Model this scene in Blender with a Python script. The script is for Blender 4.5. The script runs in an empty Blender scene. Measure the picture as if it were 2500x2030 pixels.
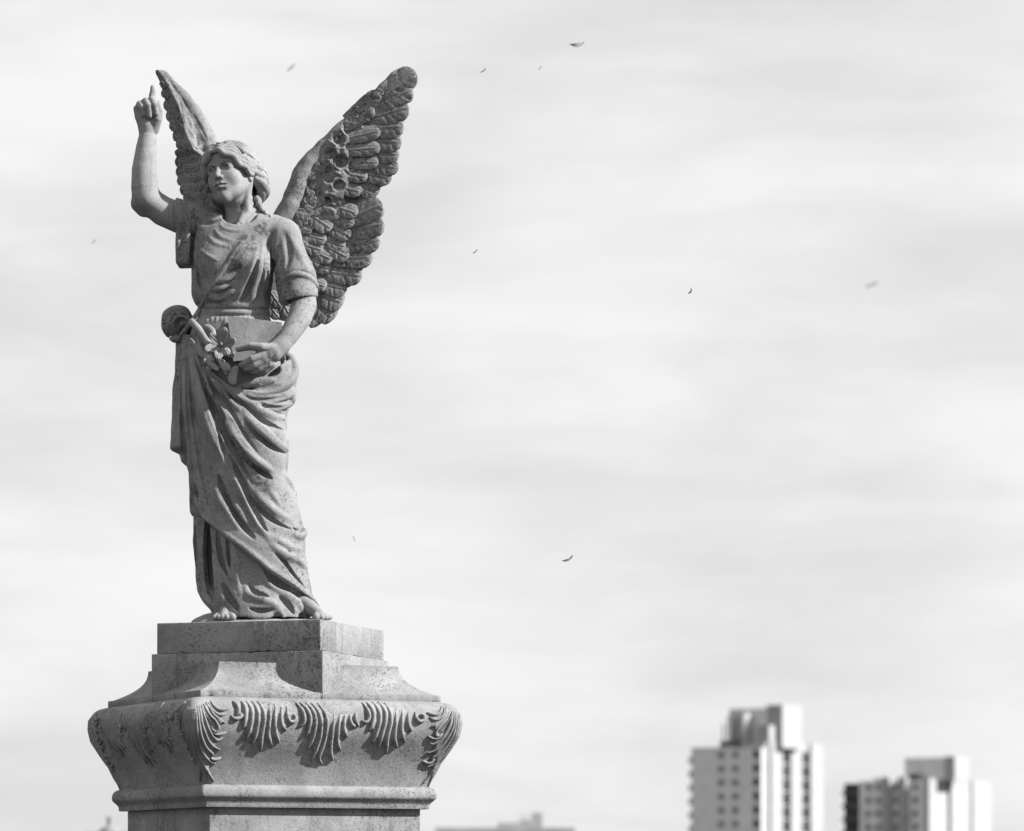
import bpy, math, random
import numpy as np
from mathutils import Vector, Matrix

rng = random.Random(7)
R_ = math.radians
scene = bpy.context.scene
COL = scene.collection

# ------------------------------------------------------------------ scale of the place
# sculptor's unit u: 649 u = 1 m.  Camera 9354 u (14.4 m) from the pedestal axis, eye 1.6 m above the ground.
S = 649.0
F = 9354.0
EYE = 1.6
AXX = 586.0            # the camera stands 586 u to the right of the pedestal axis

# ------------------------------------------------------------------ camera
cam_d = bpy.data.cameras.new('camera')
cam = bpy.data.objects.new('camera', cam_d)
COL.objects.link(cam)
cam.location = (AXX / S, -F / S, EYE)
cam.rotation_euler = (R_(90), 0, 0)
cam_d.sensor_width = 36.0
cam_d.lens = 36.0 * F / 2500.0
cam_d.shift_y = (2175 - 1015) / 2500.0
cam_d.clip_start = 0.1
cam_d.clip_end = 20000
cam_d.dof.use_dof = True
cam_d.dof.focus_distance = F / S - 0.08
cam_d.dof.aperture_fstop = 4.3
scene.camera = cam

# ------------------------------------------------------------------ world: hazy bright cloud, black and white film
SUN_AZ, SUN_EL = R_(78), R_(34)      # azimuth from the camera direction towards the right
sun_vec = Vector((math.sin(SUN_AZ) * math.cos(SUN_EL), -math.cos(SUN_AZ) * math.cos(SUN_EL), math.sin(SUN_EL)))
world = bpy.data.worlds.new('World')
scene.world = world
world.use_nodes = True
nt = world.node_tree
nt.nodes.clear()
def N(t, kind, **kw):
    n = t.nodes.new(kind)
    for k, v in kw.items():
        setattr(n, k, v)
    return n
wo = N(nt, 'ShaderNodeOutputWorld')
bg = N(nt, 'ShaderNodeBackground')
bg.inputs['Strength'].default_value = 0.05
sky = N(nt, 'ShaderNodeTexSky', sky_type='NISHITA', sun_disc=False)
sky.sun_elevation = SUN_EL
sky.sun_rotation = math.atan2(sun_vec.x, sun_vec.y)
bw = N(nt, 'ShaderNodeRGBToBW')
nt.links.new(sky.outputs[0], bw.inputs[0])
tc = N(nt, 'ShaderNodeTexCoord')
sep = N(nt, 'ShaderNodeSeparateXYZ')
nt.links.new(tc.outputs['Generated'], sep.inputs[0])
def M(t, op, a, b=None, c=None, clamp=False):
    n = N(t, 'ShaderNodeMath', operation=op, use_clamp=clamp)
    for i, v in enumerate((a, b, c)):
        if v is None: continue
        if isinstance(v, (int, float)): n.inputs[i].default_value = v
        else: t.links.new(v, n.inputs[i])
    return n.outputs[0]
def cloudnoise(scale, loc, detail, rough, dist):
    mp = N(nt, 'ShaderNodeMapping')
    mp.inputs['Location'].default_value = loc
    mp.inputs['Scale'].default_value = scale
    nt.links.new(tc.outputs['Generated'], mp.inputs[0])
    no = N(nt, 'ShaderNodeTexNoise')
    no.inputs['Scale'].default_value = 1.0
    no.inputs['Detail'].default_value = detail
    no.inputs['Roughness'].default_value = rough
    no.inputs['Distortion'].default_value = dist
    nt.links.new(mp.outputs[0], no.inputs['Vector'])
    return no.outputs[0]
n1 = cloudnoise((6.5, 6.5, 21), (3.1, 1.7, 0.4), 4, 0.5, 0.15)
n2 = cloudnoise((9, 9, 38), (7.3, 2.2, 0), 6, 0.58, 0.3)
mr = N(nt, 'ShaderNodeMapRange', interpolation_type='SMOOTHSTEP')
mr.inputs['From Min'].default_value = 0.34
mr.inputs['From Max'].default_value = 0.66
mr.inputs['To Min'].default_value = 6.55
mr.inputs['To Max'].default_value = 8.5
nt.links.new(M(nt, 'ADD', M(nt, 'MULTIPLY', n1, 0.6), M(nt, 'MULTIPLY', n2, 0.4)), mr.inputs[0])
mixw = N(nt, 'ShaderNodeMix', data_type='FLOAT')
mixw.inputs[0].default_value = 0.93
nt.links.new(bw.outputs[0], mixw.inputs[2])
nt.links.new(mr.outputs[0], mixw.inputs[3])
nt.links.new(mixw.outputs[0], bg.inputs['Color'])
nt.links.new(bg.outputs[0], wo.inputs[0])

sun_d = bpy.data.lights.new('sun', 'SUN')
sun_d.energy = 5.0
sun_d.angle = R_(1.2)
sun_d.color = (1.0, 1.0, 1.0)       # monochrome photograph
sun = bpy.data.objects.new('sun', sun_d)
COL.objects.link(sun)
sun.rotation_euler = sun_vec.to_track_quat('Z', 'Y').to_euler()
sun.location = (20, -10, 30)

vs = scene.view_settings
vs.view_transform = 'Standard'
vs.look = 'None'
vs.exposure = 1.2
vs.gamma = 1.0
vs.use_curve_mapping = False

# ------------------------------------------------------------------ materials (procedural, grey: the film is black and white)
def grey(v): return (v, v, v, 1)
def material(name, base, rough=0.9):
    m = bpy.data.materials.new(name)
    m.use_nodes = True
    t = m.node_tree
    b = t.nodes['Principled BSDF']
    b.inputs['Base Color'].default_value = grey(base)
    b.inputs['Roughness'].default_value = rough
    b.inputs['Specular IOR Level'].default_value = 0.25
    return m, t, b
def noise(t, vec, scale, detail=4, rough=0.55, dist=0.0, vscale=None):
    n = N(t, 'ShaderNodeTexNoise')
    n.inputs['Scale'].default_value = scale
    n.inputs['Detail'].default_value = detail
    n.inputs['Roughness'].default_value = rough
    n.inputs['Distortion'].default_value = dist
    if vscale:
        mp = N(t, 'ShaderNodeMapping')
        mp.inputs['Scale'].default_value = vscale
        t.links.new(vec, mp.inputs[0])
        vec = mp.outputs[0]
    t.links.new(vec, n.inputs['Vector'])
    return n.outputs[0]
def ramp(t, fac, a, b, va, vb):
    n = N(t, 'ShaderNodeMapRange', interpolation_type='SMOOTHSTEP')
    for i, v in enumerate((a, b, va, vb)):
        n.inputs[1 + i].default_value = v
    t.links.new(fac, n.inputs[0])
    return n.outputs[0]
def stone(name, base, speck=0.55, patch=0.5, bump=0.35, pit=1.0, zmin=0.2, stains=()):
    """weathered marble / granite: cloudy tone, lichen patches made of fine specks, pitted grain"""
    m, t, b = material(name, base)
    g = N(t, 'ShaderNodeNewGeometry').outputs['Position']
    tone = ramp(t, noise(t, g, 5.5, 6, 0.65, 0.4), 0.3, 0.7, 0.74, 1.18)
    grain = ramp(t, noise(t, g, 230, 2, 0.6), 0.25, 0.75, 0.86, 1.13)
    zone = ramp(t, noise(t, g, 3.2, 4, 0.6, 0.6), 0.44, 0.64, zmin, 1.0)
    specks = ramp(t, noise(t, g, 95, 3, 0.7), 0.53, 0.63, 0.0, 1.0)
    fine = ramp(t, noise(t, g, 260, 2, 0.6), 0.60, 0.70, 0.0, 0.7)
    crust = ramp(t, noise(t, g, 30, 5, 0.75, 0.2), 0.54, 0.66, 0.0, 1.0)
    streak = ramp(t, noise(t, g, 1.0, 4, 0.6, 0.2, (26, 26, 2.0)), 0.56, 0.74, 0.0, 0.30)
    dark = M(t, 'MULTIPLY', M(t, 'MAXIMUM', specks, fine), M(t, 'MULTIPLY', zone, speck))
    dark = M(t, 'MAXIMUM', dark, M(t, 'MULTIPLY', M(t, 'MULTIPLY', crust, zone), patch))
    dark = M(t, 'MAXIMUM', dark, streak)
    pits = ramp(t, noise(t, g, 62, 2, 0.5), 0.63, 0.72, 0.0, 0.55 * pit)
    dark = M(t, 'MAXIMUM', dark, M(t, 'MULTIPLY', pits, ramp(t, noise(t, g, 4.1, 3, 0.6), 0.38, 0.58, 0.15, 1.0)))
    for (c, r) in stains:                       # crusts of black lichen with a place of their own
        vm = N(t, 'ShaderNodeVectorMath', operation='DISTANCE')
        t.links.new(g, vm.inputs[0]); vm.inputs[1].default_value = c
        near = ramp(t, M(t, 'ADD', vm.outputs['Value'], M(t, 'MULTIPLY', noise(t, g, 22, 5, .7), r * .9)), r * .75, r * 1.35, 1.0, 0.0)
        cr = ramp(t, noise(t, g, 55, 5, 0.75), 0.42, 0.58, 0.15, 0.72)
        dark = M(t, 'MAXIMUM', dark, M(t, 'MULTIPLY', near, cr))
    val = M(t, 'MULTIPLY', M(t, 'MULTIPLY', M(t, 'MULTIPLY', tone, grain), M(t, 'SUBTRACT', 1.0, dark)), base)
    cc = N(t, 'ShaderNodeCombineColor')
    for i in range(3): t.links.new(val, cc.inputs[i])
    t.links.new(cc.outputs[0], b.inputs['Base Color'])
    h1 = noise(t, g, 150, 4, 0.65)
    h2 = ramp(t, noise(t, g, 75, 3, 0.6), 0.58, 0.72, 0.0, -0.7 * pit)
    h = M(t, 'ADD', M(t, 'MULTIPLY', h1, 0.6), M(t, 'ADD', h2, M(t, 'MULTIPLY', crust, 0.15)))
    bp = N(t, 'ShaderNodeBump')
    bp.inputs['Strength'].default_value = bump
    bp.inputs['Distance'].default_value = 0.006
    t.links.new(h, bp.inputs['Height'])
    t.links.new(bp.outputs[0], b.inputs['Normal'])
    return m
MAT = {}
def pw(px, py, d):
    k = (F + d) / F
    return (((px - 1250) * k + AXX) / S, d / S, (2175 - py) * k / S + EYE)
MAT['skin'] = stone('marble_skin', 0.21, 0.5, 0.3, 0.30, 0.35, 0.12, ((pw(592, 505, -40), .035), (pw(590, 560, -40), .06), (pw(660, 880, -140), .05)))
MAT['cloth'] = stone('marble_cloth', 0.19, 0.75, 0.5, 0.45, 1.0, 0.3, ((pw(605, 595, -80), .085), (pw(575, 640, -85), .075), (pw(640, 560, -50), .06), (pw(470, 1210, -40), .07), (pw(640, 1180, -110), .06), (pw(700, 1380, -80), .06)))
MAT['hair'] = stone('marble_hair', 0.21, 0.45, 0.30, 0.35)
MAT['wing'] = stone('marble_wing', 0.185, 0.8, 0.6, 0.6, 1.2, 0.4)
MAT['block'] = stone('granite_block', 0.205, 0.72, 0.5, 0.32, 0.5, 0.3)
MAT['capital'] = stone('granite_capital', 0.21, 0.66, 0.5, 0.42, 0.6, 0.25)
def plain(name, base, var=0.12, scale=0.4, rough=0.85):
    m, t, b = material(name, base, rough)
    g = N(t, 'ShaderNodeNewGeometry').outputs['Position']
    val = M(t, 'MULTIPLY', ramp(t, noise(t, g, scale, 5, 0.6), 0.3, 0.7, 1 - var, 1 + var), base)
    cc = N(t, 'ShaderNodeCombineColor')
    for i in range(3): t.links.new(val, cc.inputs[i])
    t.links.new(cc.outputs[0], b.inputs['Base Color'])
    return m
MAT['concrete'] = plain('painted_concrete', 0.62)
MAT['white_concrete'] = plain('white_concrete', 0.30, 0.06)
MAT['grey_brick'] = plain('grey_brick', 0.42)
MAT['shade_side_wall'] = plain('shade_side_wall', 0.56, 0.06)  # tone of the shaded tower sides, lightened in the colour to lift their shade
MAT['shade_glass'] = plain('shade_side_window', 0.17, 0.1, 0.2, 0.4)  # paler copy of the window glass for shaded faces; faintness in shade painted in
MAT['dark_glass'] = plain('window_glass', 0.035, 0.3, 0.2, 0.25)
MAT['dark_metal'] = plain('dark_metal', 0.08, 0.2, 0.5, 0.6)
MAT['roof'] = plain('roofing', 0.30, 0.2, 0.3)
MAT['grass'] = plain('cemetery_grass', 0.045, 0.35, 1.3, 0.95)
MAT['earth'] = plain('trodden_earth', 0.12, 0.3, 3.0, 0.95)
MAT['feathers'] = plain('dry_leaf', 0.17, 0.2, 3.0)

# ------------------------------------------------------------------ object helpers
def P(px, py, d=0.0):
    """point at depth d (u behind the axis plane) seen from the camera in direction (px, py)"""
    k = (F + d) / F
    return np.array(((px - 1250.0) * k + AXX, d, (2175.0 - py) * k))
def W(p):
    p = np.asarray(p, dtype=float)
    q = p / S
    q[..., 2] += EYE
    return q
def mesh_obj(name, verts, faces, mat, parent=None, smooth=True, origin=(0, 0, 0), kind=None, sharp=None):
    me = bpy.data.meshes.new(name)
    v = np.asarray(verts, dtype=np.float32) - np.asarray(origin, dtype=np.float32)
    if isinstance(faces, np.ndarray) and faces.ndim == 2:
        nf, c = faces.shape
        me.vertices.add(len(v)); me.vertices.foreach_set('co', v.ravel())
        me.loops.add(nf * c); me.loops.foreach_set('vertex_index', faces.astype(np.int32).ravel())
        me.polygons.add(nf)
        me.polygons.foreach_set('loop_start', np.arange(0, nf * c, c, dtype=np.int32))
        me.update(calc_edges=True)
    else:
        me.from_pydata([tuple(map(float, p)) for p in v], [], [tuple(f) for f in faces])
        me.update()
    if smooth: me.polygons.foreach_set('use_smooth', [True] * len(me.polygons))
    if sharp is not None and smooth: me.set_sharp_from_angle(angle=sharp)
    me.materials.append(MAT[mat])
    o = bpy.data.objects.new(name, me)
    COL.objects.link(o)
    if parent: o.parent = parent
    if kind: o['kind'] = kind
    return o
def thing(name, label, cat, loc=(0, 0, 0), group=None, rotz=0.0):
    o = bpy.data.objects.new(name, None)
    COL.objects.link(o)
    o.location = loc
    o.rotation_euler = (0, 0, rotz)
    o.empty_display_size = 0.2
    o['label'] = label
    o['category'] = cat
    if group: o['group'] = group
    return o
def boxmesh(x0, x1, y0, y1, z0, z1):
    v = [(x, y, z) for z in (z0, z1) for y in (y0, y1) for x in (x0, x1)]
    f = [(0, 2, 3, 1), (4, 5, 7, 6), (0, 1, 5, 4), (2, 6, 7, 3), (0, 4, 6, 2), (1, 3, 7, 5)]
    return v, f
class MB:
    def __init__(s): s.v = []; s.f = []
    def add(s, v, f):
        o = len(s.v)
        s.v += [tuple(p) for p in v]
        s.f += [tuple(i + o for i in q) for q in f]
    def box(s, *a): s.add(*boxmesh(*a))

# ------------------------------------------------------------------ sculpting volume (signed distance grid + surface nets)
class Vol:
    def __init__(s, lo, hi, h):
        s.h = h
        s.lo = np.array(lo, dtype=np.float32)
        s.n = np.ceil((np.array(hi) - s.lo) / h).astype(int) + 1
        s.f = np.full(tuple(s.n), 500.0, dtype=np.float32)
        s.ax = [s.lo[i] + h * np.arange(s.n[i], dtype=np.float32) for i in range(3)]
    def sl(s, lo, hi):
        a = np.clip(np.floor((np.asarray(lo) - s.lo) / s.h).astype(int), 0, s.n)
        b = np.clip(np.ceil((np.asarray(hi) - s.lo) / s.h).astype(int) + 1, 0, s.n)
        if np.any(b <= a): return None
        return tuple(slice(int(i), int(j)) for i, j in zip(a, b))
    def grid(s, q):
        return (s.ax[0][q[0]][:, None, None], s.ax[1][q[1]][None, :, None], s.ax[2][q[2]][None, None, :])
    def blend(s, q, d, mode, k):
        f = s.f[q]
        if mode == 'add':
            if k <= 0: s.f[q] = np.minimum(f, d)
            else:
                h = np.clip(0.5 + 0.5 * (f - d) / k, 0, 1)
                s.f[q] = f + (d - f) * h - k * h * (1 - h)
        elif mode == 'sub':
            d = -d
            if k <= 0: s.f[q] = np.maximum(f, d)
            else:
                h = np.clip(0.5 - 0.5 * (f - d) / k, 0, 1)
                s.f[q] = f + (d - f) * h + k * h * (1 - h)
    def chain(s, pts, rad, mode='add', k=0.0, ys=1.0):
        pts = np.asarray(pts, dtype=np.float32)
        rad = np.broadcast_to(np.asarray(rad, dtype=np.float32), (len(pts),))
        mg = k + 3.5 * s.h + (0 if mode == 'add' else 2)
        rr = rad.max() + mg
        ext = np.array((rr, rr / ys, rr))
        q = s.sl(pts.min(0) - ext, pts.max(0) + ext)
        if q is None: return
        d = np.full(tuple(a.stop - a.start for a in q), 500.0, dtype=np.float32)
        base = np.array([a.start for a in q])
        for i in range(max(1, len(pts) - 1)):
            a = pts[i]; b = pts[min(i + 1, len(pts) - 1)]
            ra = rad[i]; rb = rad[min(i + 1, len(pts) - 1)]
            r1 = max(ra, rb) + mg
            e1 = np.array((r1, r1 / ys, r1))
            p = s.sl(np.minimum(a, b) - e1, np.maximum(a, b) + e1)
            if p is None: continue
            X, Y, Z = s.grid(p)
            ab = (b - a) * np.array((1, ys, 1), dtype=np.float32)
            L2 = float((ab * ab).sum())
            dx, dy, dz = X - a[0], (Y - a[1]) * ys, Z - a[2]
            if L2 > 1e-9:
                t = np.clip((dx * ab[0] + dy * ab[1] + dz * ab[2]) / L2, 0, 1)
            else:
                t = np.zeros(1, dtype=np.float32)
            e = np.sqrt((dx - t * ab[0]) ** 2 + (dy - t * ab[1]) ** 2 + (dz - t * ab[2]) ** 2) - (ra + (rb - ra) * t)
            w = tuple(slice(c.start - o, c.stop - o) for c, o in zip(p, base))
            d[w] = np.minimum(d[w], e)
        s.blend(q, d, mode, k)
    def ell(s, c, r, mode='add', k=0.0, rot=None):
        c = np.asarray(c, dtype=np.float32); r = np.asarray(r, dtype=np.float32)
        mg = k + 4 * s.h
        rm = (r.max() if rot is not None else r) + mg
        q = s.sl(c - rm, c + rm)
        if q is None: return
        X, Y, Z = s.grid(q)
        x, y, z = X - c[0], Y - c[1], Z - c[2]
        if rot is not None:
            Rm = np.asarray(rot, dtype=np.float32)      # rows are the local axes
            x, y, z = (Rm[i, 0] * x + Rm[i, 1] * y + Rm[i, 2] * z for i in range(3))
        k0 = np.sqrt((x / r[0]) ** 2 + (y / r[1]) ** 2 + (z / r[2]) ** 2)
        k1 = np.sqrt((x / r[0] ** 2) ** 2 + (y / r[1] ** 2) ** 2 + (z / r[2] ** 2) ** 2)
        s.blend(q, k0 * (k0 - 1) / np.maximum(k1, 1e-6), mode, k)
    def box(s, c, half, rnd, mode='add', k=0.0, rot=None):
        c = np.asarray(c, dtype=np.float32); half = np.asarray(half, dtype=np.float32)
        ext = (np.linalg.norm(half) if rot is not None else half) + k + 4 * s.h
        q = s.sl(c - ext, c + ext)
        if q is None: return
        X, Y, Z = s.grid(q)
        x, y, z = X - c[0], Y - c[1], Z - c[2]
        if rot is not None: x, y, z = (rot[i][0] * x + rot[i][1] * y + rot[i][2] * z for i in range(3))
        qx, qy, qz = np.abs(x) - half[0] + rnd, np.abs(y) - half[1] + rnd, np.abs(z) - half[2] + rnd
        d = np.sqrt(np.maximum(qx, 0) ** 2 + np.maximum(qy, 0) ** 2 + np.maximum(qz, 0) ** 2) + np.minimum(np.maximum(qx, np.maximum(qy, qz)), 0) - rnd
        s.blend(q, d.astype(np.float32), mode, k)
    def loft(s, lev, mode='add', k=0.0, ex=2.3):
        """lev rows: py, left px, right px, centre depth, half depth"""
        lev = np.array(lev, dtype=float)
        zc, cx, rx, cy, ry = [], [], [], [], []
        for py, l, r, d, hd in lev:
            a, b = P(l, py, d), P(r, py, d)
            zc.append(a[2]); cx.append((a[0] + b[0]) / 2); rx.append((b[0] - a[0]) / 2); cy.append(d); ry.append(hd)
        o = np.argsort(zc); zc = np.array(zc)[o]
        g = [np.array(v)[o] for v in (cx, rx, cy, ry)]
        Z = s.ax[2]
        def smooth(v):
            y = np.interp(Z, zc, v)
            n = max(3, int(10 / s.h) | 1)
            yp = np.pad(y, n // 2, mode='edge')
            return np.convolve(yp, np.ones(n) / n, 'valid').astype(np.float32)
        cxz, rxz, cyz, ryz = [smooth(v)[None, None, :] for v in g]
        X, Y = s.ax[0][:, None, None], s.ax[1][None, :, None]
        rho = (np.abs((X - cxz) / rxz) ** ex + np.abs((Y - cyz) / ryz) ** ex) ** (1 / ex)
        d = (rho - 1) * np.minimum(rxz, ryz)
        Zg = Z[None, None, :]
        d = np.maximum(d, np.maximum(zc[0] - Zg, Zg - zc[-1]).astype(np.float32))
        q = tuple(slice(0, int(i)) for i in s.n)
        s.blend(q, d, mode, k)
    def front(s, px, py, guess=-60.0, fall=None):
        d = guess
        for it in range(4):
            p = P(px, py, d)
            i = int(round((p[0] - s.lo[0]) / s.h)); kz = int(round((p[2] - s.lo[2]) / s.h))
            if not (0 <= i < s.n[0] and 0 <= kz < s.n[2]): return fall
            col = s.f[i, :, kz]
            neg = np.nonzero(col < 0)[0]
            if len(neg) == 0: return fall
            j = neg[0]
            if j == 0: d = float(s.ax[1][0])
            else:
                a, b = col[j - 1], col[j]
                d = float(s.ax[1][j - 1] + s.h * a / (a - b))
        return d
    def stroke(s, pts, r, mode='add', k=6.0, sink=None, taper=(0.18, 0.18), ys=1.0, step=5.0, ref=None, vol=None):
        """a fold drawn over the front of the form; pts are directions (px, py) on the surface"""
        pts = curve(pts, step)
        src = vol or s
        D = [src.front(a, b) for a, b in pts]
        if all(v is None for v in D): return
        good = [(i, v) for i, v in enumerate(D) if v is not None]
        D = np.interp(np.arange(len(D)), [g[0] for g in good], [g[1] for g in good])
        n = 5
        Dp = np.pad(D, n // 2, mode='edge'); D = np.convolve(Dp, np.ones(n) / n, 'valid')
        t = np.linspace(0, 1, len(D))
        rr = r * np.minimum(1, np.minimum(taper[0] + (1 - taper[0]) * np.sqrt(np.minimum(1, t / 0.42)), taper[1] + (1 - taper[1]) * np.sqrt(np.minimum(1, (1 - t) / 0.42))))
        if sink is None: sink = 0.45 if mode == 'add' else -0.15
        fade = np.clip(1 - rr / max(r, 1e-6), 0, 1) * r * (0.55 if mode == 'add' else -0.45)
        Q = np.array([P(a, b, d + sink * q + e) for (a, b), d, q, e in zip(pts, D, rr, fade)])
        s.chain(Q, rr, mode, k, ys)
        return Q
    def cut_plane(s, p, n, k=0.0):
        """remove everything on the side n points to"""
        n = np.asarray(n, dtype=np.float32); n = n / np.linalg.norm(n)
        X, Y, Z = s.grid(tuple(slice(0, int(i)) for i in s.n))
        d = (X - p[0]) * n[0] + (Y - p[1]) * n[1] + (Z - p[2]) * n[2]
        s.blend(tuple(slice(0, int(i)) for i in s.n), -d, 'sub', k)
    def wobble(s, amp, scale, seed=0):
        """gentle unevenness of hand-carved, weathered stone"""
        r = np.random.RandomState(seed)
        X, Y, Z = s.ax
        for _ in range(6):
            w = r.normal(size=3) / scale
            ph = r.uniform(0, 6.28)
            a = (np.exp(1j * (X * w[0] + ph))[:, None, None] * np.exp(1j * Y * w[1])[None, :, None]).astype(np.complex64)
            s.f += (amp / 2.4) * (a * np.exp(1j * Z * w[2]).astype(np.complex64)[None, None, :]).imag
    def mesh(s):
        f = s.f
        sg = f < 0
        c = np.zeros(tuple(s.n - 1), dtype=np.uint8)
        offs = [(i, j, k) for i in (0, 1) for j in (0, 1) for k in (0, 1)]
        nx, ny, nz = s.n
        for i, j, k in offs: c += sg[i:nx - 1 + i, j:ny - 1 + j, k:nz - 1 + k]
        I = np.argwhere((c > 0) & (c < 8))
        vid = np.full(tuple(s.n - 1), -1, dtype=np.int32)
        vid[I[:, 0], I[:, 1], I[:, 2]] = np.arange(len(I))
        val = {o: f[I[:, 0] + o[0], I[:, 1] + o[1], I[:, 2] + o[2]] for o in offs}
        acc = np.zeros((len(I), 3)); cnt = np.zeros(len(I))
        for o in offs:
            for ax in range(3):
                if o[ax]: continue
                o2 = list(o); o2[ax] = 1; o2 = tuple(o2)
                a, b = val[o], val[o2]
                m = (a < 0) != (b < 0)
                t = np.where(m, a / np.where(m, a - b, 1), 0)
                p = np.array(o, dtype=float)[None, :].repeat(len(I), 0)
                p[:, ax] += t
                acc[m] += p[m]; cnt[m] += 1
        V = (I + acc / cnt[:, None]) * s.h + s.lo
        Q = []
        for ax in range(3):
            b, cc = (ax + 1) % 3, (ax + 2) % 3
            lo = [slice(1, None)] * 3; lo[ax] = slice(0, -1)
            hi = [slice(1, None)] * 3; hi[ax] = slice(1, None)
            for q in (lo, hi):
                for d in (b, cc): q[d] = slice(1, s.n[d] - 1)
            A, B = sg[tuple(lo)], sg[tuple(hi)]
            E = np.argwhere(A != B)
            if len(E) == 0: continue
            fl = A[E[:, 0], E[:, 1], E[:, 2]]
            for d in (b, cc): E[:, d] += 1
            def vi(db, dc):
                e = E.copy(); e[:, b] += db; e[:, cc] += dc
                return vid[e[:, 0], e[:, 1], e[:, 2]]
            q = np.stack([vi(-1, -1), vi(0, -1), vi(0, 0), vi(-1, 0)], 1)
            q[~fl] = q[~fl][:, ::-1]
            Q.append(q)
        return V, np.concatenate(Q)

def curve(pts, step=5.0):
    """Catmull-Rom through pts, resampled"""
    p = np.asarray(pts, dtype=float)
    if len(p) == 2: 
        n = max(2, int(np.linalg.norm(p[1] - p[0]) / step) + 1)
        return p[0] + (p[1] - p[0]) * np.linspace(0, 1, n)[:, None]
    e = np.vstack([2 * p[0] - p[1], p, 2 * p[-1] - p[-2]])
    out = []
    for i in range(1, len(e) - 2):
        a, b, c, d = e[i - 1:i + 3]
        n = max(2, int(np.linalg.norm(c - b) / step) + 1)
        for t in np.linspace(0, 1, n, endpoint=False):
            out.append(0.5 * (2 * b + (c - a) * t + (2 * a - 5 * b + 4 * c - d) * t * t + (3 * b - a - 3 * c + d) * t ** 3))
    out.append(p[-1])
    return np.array(out)
def crop(x0, y0, k):
    return lambda *pts: [(x0 + k * a, y0 + k * b) for a, b in pts]
c1 = crop(280, 140, .28807); c2 = crop(680, 140, .39173); c3 = crop(460, 320, .13825); c4 = crop(380, 500, .26505)
c5 = crop(380, 760, .23041); c6 = crop(380, 1100, .25343); c7 = crop(200, 1480, .44902)
k7 = crop(440, 1660, .17284); k8 = crop(720, 1680, .19645)
def tube(pts, rad, nseg=8, flat=None, cap=True):
    """swept tube through 3-D points; flat = (direction, factor) squashes the section along a direction"""
    p = np.asarray(pts, dtype=float); n = len(p)
    rad = np.broadcast_to(np.asarray(rad, dtype=float), (n,))
    T = np.gradient(p, axis=0); T /= np.linalg.norm(T, axis=1)[:, None] + 1e-9
    ref = np.array((0.0, -1.0, 0.1)) if flat is None else np.asarray(flat[0], dtype=float)
    V = []
    for i in range(n):
        a = ref - T[i] * ref.dot(T[i]); a /= np.linalg.norm(a) + 1e-9
        b = np.cross(T[i], a)
        for j in range(nseg):
            an = 2 * math.pi * j / nseg
            fa = 1.0 if flat is None else flat[1]
            V.append(p[i] + rad[i] * (fa * math.cos(an) * a + math.sin(an) * b))
    Fc = []
    for i in range(n - 1):
        for j in range(nseg):
            j2 = (j + 1) % nseg
            Fc.append((i * nseg + j, i * nseg + j2, (i + 1) * nseg + j2, (i + 1) * nseg + j))
    if cap:
        Fc.append(tuple(range(nseg - 1, -1, -1)))
        Fc.append(tuple((n - 1) * nseg + j for j in range(nseg)))
    return V, Fc

# ================================================================== SETTING
def disc(r0, n=64):
    v = [(0, 0, 0)] + [(r0 * math.cos(2 * math.pi * i / n), r0 * math.sin(2 * math.pi * i / n), 0) for i in range(n)]
    f = [(0, 1 + i, 1 + (i + 1) % n) for i in range(n)]
    return v, f
v, f = disc(9000)
ground = mesh_obj('ground', v, f, 'grass', smooth=False)
ground['kind'] = 'structure'

# ================================================================== PEDESTAL
ROT_CAP, ROT_BLK = R_(26.2), R_(-18.8)
ped = thing('monument_pedestal', 'tall square granite pedestal with leaf carved capital carrying the angel', 'pedestal')
def rsquare(h, rc, n=6, side=0):
    """rounded square, counter-clockwise, half width h"""
    out = []
    for q in range(4):
        cx, cy = [(1, -1), (1, 1), (-1, 1), (-1, -1)][q]
        a0 = [-90, 0, 90, 180][q]
        for i in range(n + 1):
            a = R_(a0 + 90 * i / n)
            out.append((cx * (h - rc) + rc * math.cos(a), cy * (h - rc) + rc * math.sin(a)))
        if side:
            nx_, ny_ = [(1, 1), (-1, 1), (-1, -1), (1, -1)][q]
            a = out[-1]
            b = [(h, h - rc), (-h + rc, h), (-h, -h + rc), (h - rc, -h)][q]
            out += [(a[0] + (b[0] - a[0]) * i / (side + 1), a[1] + (b[1] - a[1]) * i / (side + 1)) for i in range(1, side + 1)]
    return out
cr_ = random.Random(77)
def square_loft(prof, rc, n=6, side=0, chip=0.0):
    """prof: (z, half) from top to bottom"""
    V, Fc = [], []
    m = 4 * (n + 1 + side)
    def wear():
        w = [cr_.random() for _ in range(m)]
        w = [(w[i - 1] + w[i] + w[(i + 1) % m]) / 3 for i in range(m)]
        out = [chip * .5 * v for v in w]
        for _ in range(int(chip * 9)):
            c = cr_.randrange(m); d = cr_.uniform(.5, 2.0) * chip
            for e in (-1, 0, 1): out[(c + e) % m] += d * (1 if e == 0 else .5)
        return out
    top, bot = wear(), wear()
    for i, (z, h) in enumerate(prof):
        r = rc(z) if callable(rc) else rc
        w = None
        if chip and i < 3: w, sg = top, -1
        if chip and i >= len(prof) - 3: w, sg = bot, 1
        ring = rsquare(h, r, n, side)
        if w is None: V += [(x / S, y / S, z / S + EYE) for x, y in ring]
        else: V += [(x * (1 - u / h) / S, y * (1 - u / h) / S, (z + sg * u * .8) / S + EYE) for (x, y), u in zip(ring, w)]
    for i in range(len(prof) - 1):
        for j in range(m):
            j2 = (j + 1) % m
            Fc.append((i * m + j2, i * m + j, (i + 1) * m + j, (i + 1) * m + j2))
    Fc.append(tuple(range(m)))
    Fc.append(tuple((len(prof) - 1) * m + j for j in range(m - 1, -1, -1)))
    return V, Fc
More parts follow.
